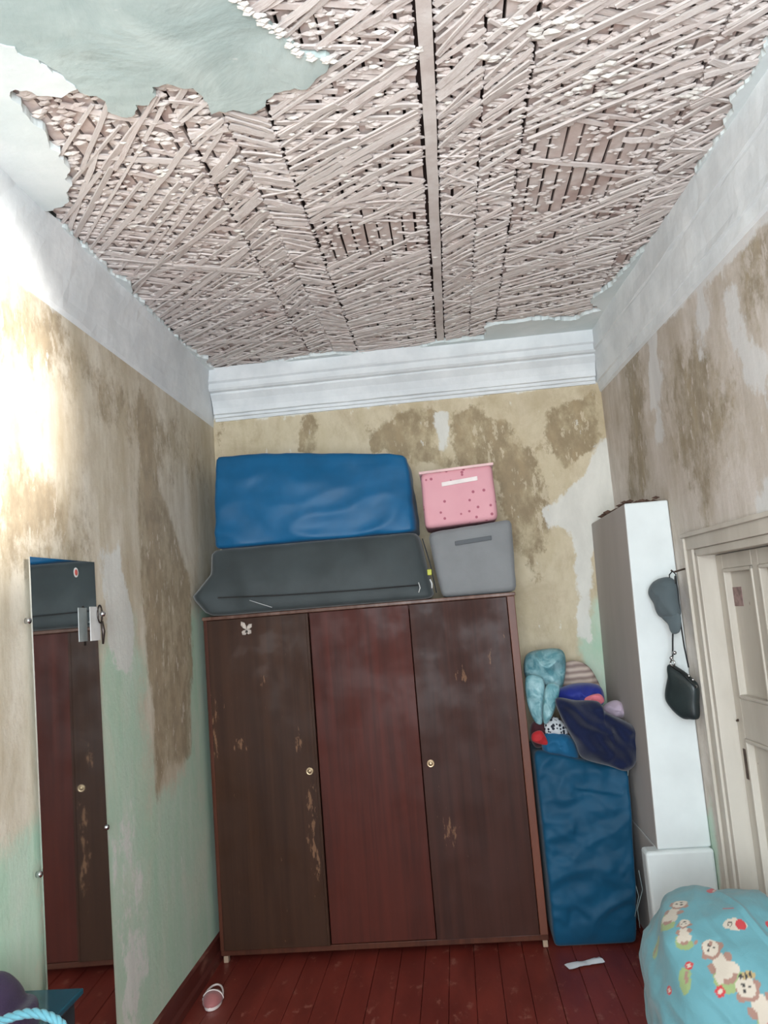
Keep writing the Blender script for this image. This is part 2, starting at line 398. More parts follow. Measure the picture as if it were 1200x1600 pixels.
cornice('trim_1', prof_b, lambda u, d, z: Vector((u, YB-d, z)), XL+.02, XRB-.03, 40, .004)
prof_l = [(0, 3.08), (.006, 3.10), (.010, 3.16), (.016, 3.24), (.024, 3.32), (.032, 3.38), (.04, T), (0, T)]
cornice('trim_2', prof_l, lambda u, d, z: Vector((XL+d, u, z)), YF, YB, 120, .006)
prof_r = [(0, 3.06), (.012, 3.07), (.015, 3.12), (.024, 3.125), (.026, 3.16), (.034, 3.24), (.040, 3.28), (.040, 3.295), (.048, 3.30), (.050, 3.36), (.055, T), (0, T)]
cornice('trim_3', prof_r, lambda u, d, z: rw(u, d, z), 0, RLEN, 120, .006)

# ------------------------------------------------------------------ ceiling: lath and torn plaster
def C2(px): return [(at(x, y, 2, ZC).x, at(x, y, 2, ZC).y) for x, y in px]
hole_px = [(340, 583), (290, 540), (240, 495), (205, 450), (160, 410), (110, 365), (68, 340), (100, 322), (113, 290), (100, 255), (75, 220), (45, 185), (15, 150), (24, 140), (75, 150), (120, 140),
           (150, 152), (168, 176), (198, 186), (212, 166), (244, 152), (238, 138), (262, 133), (288, 141), (302, 140), (330, 181), (352, 178), (415, 168), (438, 146), (490, 131), (514, 106), (516, 96), (470, 88), (446, 66), (415, 40), (390, 20), (366, -6)]
right_px = [(1200, 70), (1180, 112), (1150, 150), (1135, 190), (1125, 215), (1100, 250), (1080, 300), (1065, 330), (1040, 350), (1010, 390), (980, 420), (950, 450), (925, 470), (940, 485), (900, 500), (830, 500), (760, 512), (756, 530), (690, 535), (640, 546), (600, 550), (500, 556), (420, 570)]
hole = C2(hole_px) + [(-.35, 1.75), (-.30, 1.5), (.1, 1.35), (.5, 1.42), (.95, 1.4), (1.06, 1.7), (1.08, 2.1)] + C2(right_px)
fin_px = hole_px[:16]
gray_px = [(120, 140), (100, 122), (60, 96), (28, 84), (0, 70), (-60, 40), (-150, -40)]
hole_fin = C2(fin_px+gray_px) + [(-1.15, 1.5), (-.9, 1.25), (-.4, 1.2), (.1, 1.32), (.5, 1.40), (.95, 1.38), (1.07, 1.68), (1.09, 2.1)] + C2(right_px)
gray_poly = C2(hole_px[15:]) + [(-.32, 1.78), (-.28, 1.5), (-.2, 1.15), (-1.0, 1.2), (-1.3, 1.5)] + C2(list(reversed(gray_px))[:-1])
def ragged(poly, amp=.012, step=.035, seed=1):
    out = []
    for i in range(len(poly)):
        a, b = Vector(poly[i]), Vector(poly[(i+1) % len(poly)]); L = (b-a).length; n = max(1, int(L/step))
        nn = Vector((-(b-a).y, (b-a).x)).normalized() if L > 1e-6 else Vector((0, 0))
        for k in range(n):
            p = a+(b-a)*(k/n); w_ = math.sin(math.pi*min(1, (k/n if k else 0)*1.0))**.5 if k else 0
            out.append(p + nn*(amp*w_*(noise.noise(Vector((p.x*9, p.y*9, seed)))*2.2+noise.noise(Vector((p.x*31, p.y*31, seed)))*1.3)))
    return out
def slab(name, outer, inner, z0, z1, mat, parent=None):
    loops = [[Vector((p[0], p[1], 0)) for p in outer]] + ([[Vector((p[0], p[1], 0)) for p in inner]] if inner else [])
    flat = [p for l in loops for p in l]; tri = tessellate_polygon(loops); n = len(flat)
    V = [Vector((p.x, p.y, z0)) for p in flat] + [Vector((p.x, p.y, z1)) for p in flat]
    Fc = [tuple(t) for t in tri] + [tuple(n+i for i in reversed(t)) for t in tri]; k = 0
    for l in loops:
        m_ = len(l)
        for i in range(m_): Fc.append((k+i, k+(i+1) % m_, n+k+(i+1) % m_, n+k+i))
        k += m_
    mb = MB(); mb.v = V; mb.f = Fc; return mb.build(name, mat, parent)
pm = NT('white_ceiling_plaster', .7, .3)
pm.col(pm.mix(pm.step(pm.noise(3, 7), .35, .7), rgb(214, 224, 224), rgb(232, 238, 238))); pm.bump(pm.noise(9, 8), .3, .012)
gmt = NT('grey_base_plaster', .75, .25)
gc = gmt.mix(gmt.step(gmt.noise(2.2, 8, (1, 1, 1), .6, .8), .36, .68), rgb(164, 180, 178), rgb(192, 205, 202))
gmt.col(gmt.mix(gmt.step(gmt.noise(9, 8, (1, 2.2, 1), .7), .66, .72), gc, rgb(206, 212, 208))); gmt.bump(gmt.noise(3.2, 6, (1, 1, 1), .5, .6), .6, .035)
deck = simple('dark_ceiling_boards', rgb(112, 96, 90), .9)
ceiling = MB().box(XL-.1, 1.62, YF-.1, YB+.1, ZC+.10, ZC+.18).build('ceiling', deck); tag(ceiling, kind='structure')
hr = ragged(hole_fin, .016, .014, 3)
outer = [(XL-.02, YF), (xr(YF)+.02, YF), (XRB+.02, YB+.02), (XL-.02, YB+.02)]
slab('plaster_finish', outer, hr, ZC, ZC+.03, pm.m, ceiling)
slab('plaster_base', ragged(gray_poly, .016, .014, 5), None, ZC+.004, ZC+.028, gmt.m, ceiling)

lm_a = NT('lath_plaster_residue', .85, .2)
def lathcol(m, dark, mid, light):
    oi = m.n('ShaderNodeObjectInfo'); a = m.attr('tone')
    c = m.mix(m.step(m.noise(11, 6, (1, 1, 1), .6), .36, .66), mid, light)
    c = m.mix(m.math('MULTIPLY', m.step(m.noise(5, 5), .5, .7), .75), c, dark)
    m.col(c); m.bump(m.noise(60, 4), .3, .004)
lathcol(lm_a, rgb(192, 178, 172), rgb(208, 198, 193), rgb(220, 213, 209))
lm_b = NT('lath_bare_wood', .9, .15); lathcol(lm_b, rgb(190, 174, 168), rgb(207, 195, 190), rgb(220, 212, 208))
bm_ = NT('ceiling_plank_wood', .85, .2); lathcol(bm_, rgb(184, 158, 150), rgb(206, 189, 182), rgb(222, 211, 206))

# boards above the laths: long planks running away from the camera, narrow dark gaps between them
LINES = [-1.42, -.75, -.60, -.455, .04, .095, .245, .395, .955, 1.2]
GAP = {-.75: .015, -.60: .006, -.455: .013, .04: .010, .095: .006, .245: .007, .395: .012, .955: .011}
for a, b in zip(LINES[:-1], LINES[1:]):
    n = max(1, round((b-a)/.056)); ww = (b-a)/n
    for k in range(n):
        x0, x1 = a+k*ww, a+(k+1)*ww
        g0 = GAP.get(a, .004)/2 if k == 0 else .003; g1 = GAP.get(b, .004)/2 if k == n-1 else .003
        z0 = ZC+.033+random.random()*.003
        if (a, b) == (.04, .095): z0 = ZC+.012
        mb = MB(); N = 26; rnd = random.Random(int(x0*1000)); V = []
        for i in range(N+1):
            y = 1.2+(YB-.02-1.2)*i/N; j0 = rnd.uniform(0, .004); j1 = rnd.uniform(0, .004)
            V += [(x0+g0+j0, y, z0), (x1-g1-j1, y, z0), (x1-g1-j1, y, z0+.02), (x0+g0+j0, y, z0+.02)]
        fs = [(i*4+j, i*4+(j+1) % 4, (i+1)*4+(j+1) % 4, (i+1)*4+j) for i in range(N) for j in range(4)]+[(0, 1, 2, 3), (N*4+3, N*4+2, N*4+1, N*4)]
        mb.add(V, fs).build('ceiling_plank', lm_a.m if (a, b) == (.04, .095) else bm_.m, ceiling)

# laths: a cross layer above and the diagonal layer below it
holeN = np.array([tuple(p) for p in ragged(hole, .0, .05)])
def bayclip(a, b): return a+GAP.get(a, .004)/2, b-GAP.get(b, .004)/2
laths = []                                           # (p0, p1, width, z, layer)
BAYS = [(-1.42, -.75, 1.0, .040), (-.75, -.60, 1.05, .034), (-.60, -.455, -.7, .034), (-.455, .04, .55, .036), (.095, .245, .95, .034), (.245, .395, 1.0, .036), (.395, .955, .62, .036), (.955, 1.2, .95, .034)]
rnd = random.Random(11)
def bare(x, y):                                      # places where the laths have come away and the planks show
    return ((x+.2)/.19)**2+((y-3.35)/.24)**2 < 1 or ((x-.66)/.22)**2+((y-3.0)/.36)**2 < 1
for a, b, slope, sp in BAYS:
    xa, xb = bayclip(a, b); wbay = xb-xa
    for layer in (0, 1):
        y = 1.35
        while y < YB+.5:
            y += sp*rnd.uniform(.75, 1.35)*(1.0 if layer == 0 else 1.25)
            s = slope*(1 if layer == 0 else -.55)*rnd.uniform(.8, 1.2)
            s *= 1+.55*noise.noise(Vector((a*7, y*1.1, layer*5)))
            if layer == 0 and rnd.random() < .14: s *= rnd.choice((-.7, -.3, .25))
            if y > 4.2 and layer == 0: s *= .65
            t0 = 0.0
            while t0 < 1:
                t1 = t0 + (rnd.uniform(.35, .8) if wbay > .3 else 1.0)
                if t1 > .85: t1 = 1
                u0, u1 = t0-rnd.uniform(-.03, .02), t1+rnd.uniform(-.02, .02); t0 = t1
                u0 = max(u0, 0); u1 = min(u1, 1)
                p0 = (xa+wbay*u0, y-s*wbay*u0 + rnd.uniform(-.02, .02)); p1 = (xa+wbay*u1, y-s*wbay*u1 + rnd.uniform(-.02, .02))
                mx, my = (p0[0]+p1[0])/2, (p0[1]+p1[1])/2
                if bare(mx, my) and rnd.random() < (.95 if layer == 0 else .75): continue
                if rnd.random() < (.13 if layer == 0 else .22): continue
                wd = rnd.choice((.013, .016, .020, .024, .030))*rnd.uniform(.85, 1.1) if layer == 0 else rnd.uniform(.014, .024)
                laths.append((p0, p1, wd, (ZC+.016 if layer == 0 else ZC+.024)+rnd.uniform(-.003, .003), layer))
# keep laths inside the torn opening (plus a short tail under the plaster)
mids = np.array([((l[0][0]+l[1][0])/2, (l[0][1]+l[1][1])/2) for l in laths]); e0 = np.array([l[0] for l in laths]); e1 = np.array([l[1] for l in laths])
inside = (sdist(mids, holeN) < -.0)
laths = [l for l, ok in zip(laths, inside) if ok and max(l[0][1], l[1][1]) < YB-.03 and min(l[0][0], l[1][0]) > XL+.03]
def vis(l):
    L = math.hypot(l[0][0]-l[1][0], l[0][1]-l[1][1]); mx, my = (l[0][0]+l[1][0])/2, (l[0][1]+l[1][1])/2
    P = Vector((mx, my, ZC))-CAM; z = P.dot(FWD); px = 600+F*P.dot(RIGHT)/z; py = 800-F*P.dot(UP)/z
    if not (0 < px < 1200 and 0 < py < 700): return -1
    return L*l[2]/z**2*(1 if l[4] == 0 else .25)
laths.sort(key=vis, reverse=True)
def lath_mesh(seed):
    r = random.Random(seed); N = 5; V = []
    for i in range(N+1):
        x = -.5+i/N; o_ = r.uniform(-.12, .12) if 0 < i < N else 0; hw0 = .5*r.uniform(.75, 1.05)*(.8 if i in (0, N) else 1); hw1 = .5*r.uniform(.75, 1.05)*(.8 if i in (0, N) else 1); zz = r.uniform(-.2, .2)
        V += [(x, -hw0+o_, -.5+zz), (x, hw1+o_, -.5+zz), (x, hw1+o_, .5+zz), (x, -hw0+o_, .5+zz)]
    Fc = [(i*4+j, i*4+(j+1) % 4, (i+1)*4+(j+1) % 4, (i+1)*4+j) for i in range(N) for j in range(4)]+[(3, 2, 1, 0), (N*4, N*4+1, N*4+2, N*4+3)]
    return V, Fc
LM = []
for k in range(12):
    V, Fc = lath_mesh(k); me = bpy.data.meshes.new('lath'); me.from_pydata(V, [], Fc); me.materials.append(lm_a.m if k % 6 < 4 else lm_b.m); LM.append((me, V, Fc))
rest = {0: MB(), 1: MB()}
for i, (p0, p1, wd, z, layer) in enumerate(laths):
    d = Vector((p1[0]-p0[0], p1[1]-p0[1], rnd.uniform(-.006, .006))); L = d.length; ang = math.atan2(d.y, d.x)
    mt = Matrix.Translation(((p0[0]+p1[0])/2, (p0[1]+p1[1])/2, z)) @ Matrix.Rotation(ang, 4, 'Z') @ Matrix.Rotation(rnd.uniform(-.25, .25), 4, 'X') @ Matrix.Diagonal((L, wd, .007, 1))
    k = rnd.randrange(12)
    if i < 300:
        o = bpy.data.objects.new('lath', LM[k][0]); o.matrix_world = mt; link(o); o.parent = ceiling
    else: rest[0 if (layer == 0 and k < 8) else 1].add([mt @ Vector(v) for v in LM[k][1]], LM[k][2])
o = rest[0].build('lath_strips', lm_a.m, ceiling); tag(o, kind='stuff')
o = rest[1].build('lath_cross_strips', lm_b.m, ceiling); tag(o, kind='stuff')
# plaster keys and crumbs left between the laths
def crumb(mb, p, r, rn, flat=.35):
    n = 6; V = [Vector((p[0], p[1], p[2]-r*flat))]; a0 = rn.random()*6
    for j in range(n):
        a = a0+j*2*math.pi/n; q = r*rn.uniform(.6, 1.1); V.append(Vector((p[0]+q*math.cos(a)*1.4, p[1]+q*math.sin(a)*.8, p[2]+rn.uniform(-.1, .1)*r)))
    V.append(Vector((p[0], p[1], p[2]+r*flat)))
    mb.add(V, [(0, 1+j, 1+(j+1) % n) for j in range(n)]+[(7, 1+(j+1) % n, 1+j) for j in range(n)])
rc = random.Random(5); keys = MB(); white = MB(); pts = np.array([(rc.uniform(-1.4, 1.1), rc.uniform(1.5, 4.9)) for _ in range(11000)]); ok = sdist(pts, holeN) < -.01
for (x, y), k in zip(pts, ok):
    if not k: continue
    if bare(x, y) and rc.random() < .6: continue
    if abs(x-.067) < .035 and rc.random() < .8: continue
    if rc.random() < .035: crumb(white, (x, y, ZC+.010+rc.uniform(0, .006)), rc.uniform(.006, .017), rc)
    else: crumb(keys, (x, y, ZC+.022+rc.uniform(-.004, .006)), rc.uniform(.007, .022), rc)
cw = simple('white_plaster_crumbs', rgb(226, 222, 216), .85, vary=.06)
hp = [Vector(p) for p in C2([(366, -6), (390, 20), (415, 40), (446, 66), (470, 88), (516, 96)])]
for a, b in zip(hp[:-1], hp[1:]):
    for k in range(9): q = a.lerp(b, rc.random()); crumb(white, (q.x+rc.uniform(-.01, .02), q.y+rc.uniform(-.01, .01), ZC+.002), rc.uniform(.008, .016), rc, .6)
for (px, py, n, r) in [(870, 45, 9, .03), (800, 45, 5, .02), (930, 125, 8, .026), (960, 155, 8, .022), (1085, 150, 7, .022), (780, 95, 6, .02), (640, 95, 8, .022), (730, 480, 4, .018), (260, 275, 4, .016), (905, 150, 6, .02)]:
    c = at(px, py, 2, ZC)
    for k in range(n): crumb(white, (c.x+rc.gauss(0, r*1.3), c.y+rc.gauss(0, r*.8), ZC+.010), rc.uniform(.4, 1)*r, rc, .3)
tag(keys.build('plaster_keys', lm_a.m, ceiling), kind='stuff'); tag(white.build('plaster_crumbs', cw, ceiling), kind='stuff')

# ------------------------------------------------------------------ chimney pier in the back right corner
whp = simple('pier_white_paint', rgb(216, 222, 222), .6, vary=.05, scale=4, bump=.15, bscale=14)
grp = simple('pier_side_shade', rgb(178, 172, 168), .7, vary=.07, scale=3, st=(1, 1, .3), bump=.15, bscale=14)  # greyer copy of the pier white: the left side's shade put into the colour
PXl = at(922, 803, 1, YB).x; PYf = at(975, 787, 0, PXl).y; PZ = at(975, 787, 0, PXl).z
plz = at(1029, 1328, 1, PYf).z; pxb = at(1029, 1328, 1, PYf).x; plx = at(1009, 1335, 1, PYf-.03).x
pier = empty('wall_pier', (1.0, 4.6, 0), 'white plastered chimney pier, left side coloured in shade grey, in the back right corner', kind='structure')
def xw(y): return xr(y)-.002
sh = MB(); ytop = PYf; yb = YB-.002
sh.hexa([(pxb-.005, PYf, plz), (xw(PYf), PYf, plz), (xw(yb), yb, plz), (pxb-.01, yb, plz), (PXl, PYf, PZ), (xw(PYf)-.0, PYf, PZ), (xw(yb), yb, PZ), (PXl, yb, PZ)])
sh.hexa([(pxb-.005, PYf+.078, 0), (xw(PYf+.078), PYf+.078, 0), (xw(yb), yb, 0), (pxb-.01, yb, 0), (pxb-.005, PYf+.078, plz), (xw(PYf+.078), PYf+.078, plz), (xw(yb), yb, plz), (pxb-.01, yb, plz)])
shaft = sh.build('shaft', whp, pier, bevel=.008)
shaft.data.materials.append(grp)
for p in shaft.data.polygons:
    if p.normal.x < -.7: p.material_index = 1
MB().hexa([(plx, PYf-.03, 0), (xw(PYf-.03), PYf-.03, 0), (xw(PYf+.075), PYf+.075, 0), (plx, PYf+.075, 0), (plx, PYf-.03, plz), (xw(PYf-.03), PYf-.03, plz), (xw(PYf+.075), PYf+.075, plz), (plx, PYf+.075, plz)]).build('trim_4', whp, None, bevel=.014)
tag(bpy.data.objects['trim_4'], kind='structure')
soot = simple('sooty_mortar', rgb(96, 74, 64), .9, vary=.35, scale=20)
mb = MB(); rr_ = random.Random(4)
for k in range(60):
    y = rr_.uniform(PYf+.01, yb-.05); xx = rr_.uniform(PXl+.02, xw(y)-.03); crumb(mb, (xx, y, PZ+.008+rr_.random()*.012), rr_.uniform(.012, .03), rr_, .5)
tag(mb.build('mortar_rubble', soot, pier), kind='stuff')

# ------------------------------------------------------------------ door in the right wall
dpm = NT('cream_door_paint', .5, .4)
dc = dpm.mix(dpm.step(dpm.noise(4, 6, (1, 1, .25)), .35, .7), rgb(182, 174, 162), rgb(202, 195, 184))
dpm.col(dpm.mix(dpm.step(dpm.noise(26, 6, (1, 1, .4), .7), .685, .71), dc, rgb(120, 102, 86))); dpm.bump(dpm.noise(20, 6), .2, .006)
def rbox(u0, u1, d0, d1, z0, z1): return MB(rw).box(u0, u1, d0, d1, z0, z1)
door = empty('door_1', tuple(rw((DU0+DU1)/2, 0, 0)), kind='structure')
RD = .075
# casing
rbox(DU0-.085, DU0-.012, 0, .014, 0, DZ1+.07).build('casing', dpm.m, door, bevel=.003)
rbox(DU1+.012, DU1+.085, 0, .014, 0, DZ1+.07).build('casing', dpm.m, door, bevel=.003)
rbox(DU0-.085, DU1+.085, 0, .018, DZ1+.012, DZ1+.085).build('casing', dpm.m, door, bevel=.003)
rbox(DU0-.085, DU0-.070, .014, .028, 0, DZ1+.07).build('casing_bead', dpm.m, door, bevel=.003)
rbox(DU0-.085, DU1+.085, .018, .034, DZ1+.07, DZ1+.09).build('casing_bead', dpm.m, door, bevel=.003)
# jamb lining with rebate
rbox(DU0-.012, DU0+.022, -.14, .004, 0, DZ1).build('jamb', dpm.m, door, bevel=.003)
rbox(DU1-.022, DU1+.012, -.14, .004, 0, DZ1).build('jamb', dpm.m, door, bevel=.003)
rbox(DU0-.012, DU1+.012, -.14, .004, DZ1-.022, DZ1+.012).build('jamb_head', dpm.m, door, bevel=.003)
# leaf: stiles, rails, mullion, sunk panels
u0, u1 = DU0+.025, DU1-.025; z0, z1 = .012, DZ1-.025
um = (u0+u1)/2; ST = .07; MU = .06; pz1 = rwpx(1123, 890, -RD)[1]; pz0 = rwpx(1153, 1090, -RD)[1]; lz1 = rwpx(1160, 1152, -RD)[1]; lz0 = .22
rbox(u0, u0+ST, -RD-.045, -RD, z0, z1).build('stile', dpm.m, door, bevel=.004)
rbox(u1-ST, u1, -RD-.045, -RD, z0, z1).build('stile', dpm.m, door, bevel=.004)
rbox(um-MU/2, um+MU/2, -RD-.045, -RD, z0, z1).build('mullion', dpm.m, door, bevel=.004)
for a, b in ((u0+ST, um-MU/2), (um+MU/2, u1-ST)):
    for c, d in ((z0, lz0), (lz1, pz0), (pz1, z1)): rbox(a, b, -RD-.045, -RD, c, d).build('rail', dpm.m, door, bevel=.003)
    for c, d in ((lz0, lz1), (pz0, pz1)):
        rbox(a, b, -RD-.040, -RD-.026, c, d).build('panel', dpm.m, door)
        for q in ((a, a+.016, c, d), (b-.016, b, c, d), (a, b, c, c+.016), (a, b, d-.016, d)):
            rbox(q[0], q[1], -RD-.028, -RD+.006, q[2], q[3]).build('panel_moulding', dpm.m, door, bevel=.004)
su, sz = rwpx(1138, 918, -RD-.025); su2, sz2 = rwpx(1162, 947, -RD-.025)
rbox(min(su, su2), max(su, su2), -RD-.026, -RD-.024, sz2, sz).build('sticker', simple('brown_sticker', rgb(140, 116, 112), .6, vary=.3, scale=40), door)
iron = simple('worn_iron', rgb(84, 70, 62), .55, metal=.6, vary=.3, scale=30)
lu, lz = rwpx(1154, 1190, -RD)
rbox(u0+.030, u0+.055, -RD, -RD+.003, lz-.06, lz+.07).build('lock_plate', iron, door, bevel=.002)
hk = MB(); hu, hz_ = rwpx(1151, 1125, -RD); hk.tube([rw(u0+.02, -RD, hz_), rw(u0+.02, -RD+.008, hz_), rw(u0+.04, -RD+.010, hz_+.008)], .004); hk.build('latch', iron, door, True)

# ------------------------------------------------------------------ wardrobe
WX0, WX1, WY, WH, WD = -1.413, .336, 4.47, 1.85, .52
def wood(name, dark, mid, chips, seed, rough=.40):
    m = NT(name, rough, .18); g = m.noise(7, 7, (3+seed*.2, 1, .12), .6, .5); big = m.noise(1.8, 5, (1.5, 1, .7))
    c = m.mix(m.step(g, .25, .8), dark, mid); c = m.mix(m.math('MULTIPLY', m.step(big, .45, .7), .5), c, mid)
    chip = m.step(m.noise(30, 5, (1.6, 1, .35), .7), .655, .69); c = m.mix(m.math('MULTIPLY', chip, .0), c, mid)
    if chips:
        e = m.ellipses(chips); v = m.math('ADD', m.math('MULTIPLY', e, .19), m.noise(38, 5, (1.3, 1, .35), .65)); c = m.mix(m.math('MULTIPLY', m.step(v, .68, .78), .6), c, rgb(136, 100, 74))
    m.col(c); m.put(m.b.inputs['Roughness'], m.step(m.noise(5, 5), .3, .7, rough-.05, rough+.2)); m.bump(g, .08, .003); return m.m
def wx(px, py): p = at(px, py, 1, WY); return p.x, p.z
def chip(px, py, rx, ry): x, z = wx(px, py); k = 4.47/F; return (x+1.0, z, rx*k, ry*k)
WR = Vector((-1.0+0, 4.73, 0)); ward = empty('wardrobe', (-1.0, 4.73, 0), 'dark brown three-door wooden wardrobe against the back wall', 'wardrobe')
frame_m = wood('wardrobe_frame_wood', rgb(58, 31, 23), rgb(86, 47, 33), [], 1)
door_ms = [wood('wardrobe_door_wood_a', rgb(48, 29, 20), rgb(64, 40, 27), [chip(338, 1140, 9, 75), chip(410, 1062, 10, 14), chip(376, 1165, 16, 18), chip(490, 1300, 14, 120), chip(470, 1155, 12, 30)], 1),
           wood('wardrobe_door_wood_b', rgb(56, 25, 19), rgb(82, 35, 26), [], 2),
           wood('wardrobe_door_wood_c', rgb(48, 26, 20), rgb(66, 36, 28), [chip(722, 1058, 12, 26), chip(764, 1026, 8, 20), chip(702, 1300, 18, 40), chip(786, 990, 5, 12)], 3)]
pl = MB(); FT = .035
pl.box(WX0, WX0+.025, WY, WY+WD, FT, WH-.02); pl.box(WX1-.025, WX1, WY, WY+WD, FT, WH-.02)
pl.box(WX0+.025, WX1-.025, WY+.02, WY+WD, FT, FT+.025); pl.box(WX0+.025, WX1-.025, WY+WD-.012, WY+WD, FT+.025, WH-.02)
pl.box(WX0+.025, WX1-.025, WY+.02, WY+WD-.012, WH-.045, WH-.02)
pl.build('carcass', frame_m, ward, bevel=.002)
top_m = wood('wardrobe_top_wood', rgb(84, 56, 46), rgb(120, 92, 80), [], 4, .25)
MB().box(WX0-.006, WX1+.006, WY-.02, WY+WD, WH-.02, WH).build('top_board', top_m, ward, bevel=.004)
MB().box(WX0, WX1, WY-.004, WY+.02, FT, FT+.03).build('bottom_rail', frame_m, ward, bevel=.003)
s1a, s1b = wx(487, 960)[0], wx(513, 1478)[0]; s2a, s2b = wx(642, 948)[0], wx(680, 1470)[0]; s1, s2 = (s1a+s1b)/2, (s2a+s2b)/2
MB().box(WX0, WX0+.022, WY-.014, WY+.004, FT+.03, WH-.02).build('side_stile', frame_m, ward, bevel=.003)
MB().box(WX1-.022-.02, WX1, WY-.014, WY+.004, FT+.03, WH-.02).build('side_stile', simple('wardrobe_edge_wood', rgb(104, 58, 42), .4, vary=.2, scale=6, st=(1, 1, .2)), ward, bevel=.003)
brass = simple('dull_brass', rgb(168, 146, 118), .35, metal=.8)
Z0, Z1 = FT+.033, WH-.023
doors = [(WX0+.024, s1-.004, WY-.022, s1-.045, 1204), (s1+.002, s2-.004, WY-.002, None, 0), (s2+.001, WX1-.045, WY-.016, s2+.045, 1193)]
lockpx = {0: (484, 1205), 2: (673, 1193)}
for k, (a, b, y, lx, ly) in enumerate(doors):
    d = MB().box(a, b, y, y+.020, Z0, Z1).build('door', door_ms[k], ward, bevel=.002)
    if k == 0:
        MB().box(b-.012, b+.003, y-.003, y+.018, Z0, Z1).build('door_edge_strip', door_ms[0], d, bevel=.002)
    if k in lockpx:
        p = at(lockpx[k][0], lockpx[k][1], 1, y)
        e = MB(); e.lathe([(.021, 0), (.021, .002), (.017, .004), (.015, .002), (.011, .003), (.009, .006), (.004, .007)], (p.x, y, p.z), (0, -1, 0)); e.build('lock_escutcheon', brass, d, True)
ft_m = simple('pale_foot_wood', rgb(156, 132, 112), .7)
for fx in (WX0+.012, WX1-.032):
    for fy in (WY-.004, WY+WD-.04): MB().box(fx, fx+.026, fy, fy+.036, 0, FT).build('foot', ft_m, ward, bevel=.003)
# butterfly-like sticker on the left door
d0 = [c for c in ward.children if c.name == 'door'][0]; sp_ = at(385, 984, 1, WY-.022); stk = MB()
for ang, L, wv in ((2.1, .055, .013), (.75, .045, .012), (-.7, .034, .014), (-2.3, .036, .014), (-1.5, .02, .008)):
    c, s = math.cos(ang), math.sin(ang)
    pts = [(0, 0), (.35*L, wv*.8), (.7*L, wv), (L, 0), (.7*L, -wv), (.35*L, -wv*.8)]
    ov = [Vector((sp_.x+q[0]*c-q[1]*s, WY-.0235, sp_.z+q[0]*s+q[1]*c)) for q in pts]; bk = [v+Vector((0, .0012, 0)) for v in ov]
    stk.add(ov+bk, [(0, 1, 2, 3, 4, 5), (11, 10, 9, 8, 7, 6)]+[(i, (i+1) % 6, 6+(i+1) % 6, 6+i) for i in range(6)])
tag(stk.build('flower_sticker', simple('silver_sticker', rgb(176, 164, 154), .4, vary=.3, scale=60), d0), 'pale silver flower-shaped sticker')

# ------------------------------------------------------------------ things on top of the wardrobe
def fabric(name, c, rough=.6, spec=.3, vary=.12, weave=260, bump=.15, sheen=.2, wr=0.0, metal=0):
    m = NT(name, rough, spec); d = tuple(x*(1-vary) for x in c[:3])+(1,); l = tuple(min(1, x*(1+vary)) for x in c[:3])+(1,)
    m.col(m.mix(m.step(m.noise(6, 6), .3, .7), d, l)); m.b.inputs['Sheen Weight'].default_value = sheen
    h = m.noise(weave, 2)
    if wr: h = m.math('ADD', m.math('MULTIPLY', h, .15), m.math('MULTIPLY', m.noise(9, 6, (1, 1, 1.6), .6, 1.2), wr))
    m.bump(h, bump, .006 if not wr else .02); return m.m
zt = WH+.002
# charcoal bag: lower, long, its pointed left end hanging over the wardrobe edge
P_ = lambda px, py, y: at(px, py, 1, y)
bl, br, tl, tr = P_(326, 956, 4.36), P_(680, 930, 4.40), P_(328, 852, 4.44), P_(654, 838, 4.46)
yk = 4.95
zd = (tl.z+tr.z)/2; tl.z = zd; tr.z = zd+.02
C = [(bl.x, bl.y, zt), (br.x, br.y, zt), (br.x-.02, yk, zt), (-1.40, yk, zt), (tl.x, tl.y, tl.z), (tr.x, tr.y, tr.z-.02), (tr.x, yk, zd), (-1.38, yk, zd)]
tip = P_(291, 930, 4.30)
def fdark(u, v, t, P):
    k = max(0, 1-u*9)*max(0, 1-abs(t-.30)/.34 if t < .64 else 0)*(1-v)
    e = min(1, u*6)*min(1, (1-u)*6)
    wr = .012*ridge(P*1.0+Vector((3, 1, 0)), 4)*(1-v)
    return ((tip.x-bl.x)*k*1.05, -.04*k - wr - .03*math.sin(math.pi*t)*e*(1-v), 0)
dbag = empty('storage_bag', (-.6, 4.7, zt), 'long charcoal fabric storage bag lying directly on top of the wardrobe', 'bag')
dk = softbox(C, (44, 12, 16), 22, fdark); zmin = zt
for v in dk.v: v.z = max(v.z, zmin+.0)
dk.build('bag_body', fabric('charcoal_fabric', rgb(50, 58, 60), .62, .4, .15, 220, .12, .3), dbag, True)
blk = fabric('black_strap_fabric', rgb(26, 28, 30), .6)
q = [P_(660, 842, 4.40), P_(672, 880, 4.385), P_(682, 926, 4.375)]
MB().tube([q[0], q[1], q[2]], .012, 8, .3).build('strap', blk, dbag, True)
q2 = P_(653, 850, 4.40); q3 = P_(655, 925, 4.375)
zp = MB().tube([P_(340, 934, 4.305), P_(440, 930, 4.33), P_(560, 922, 4.345), P_(655, 914, 4.36)], .004, 6).build('zipper', blk, dbag, True)
yt = P_(671, 893, 4.36); MB().box(yt.x-.012, yt.x+.012, yt.y-.004, yt.y+.004, yt.z-.02, yt.z+.012).build('zip_tag', simple('lime_tag', rgb(176, 178, 60), .5), dbag, bevel=.003)
w1 = P_(672, 905, 4.36); MB().tube([w1, w1+Vector((.008, 0, -.025)), w1+Vector((.006, 0, -.05))], .005, 6).build('zip_pull', simple('white_pull', rgb(196, 198, 196), .4), dbag, True)
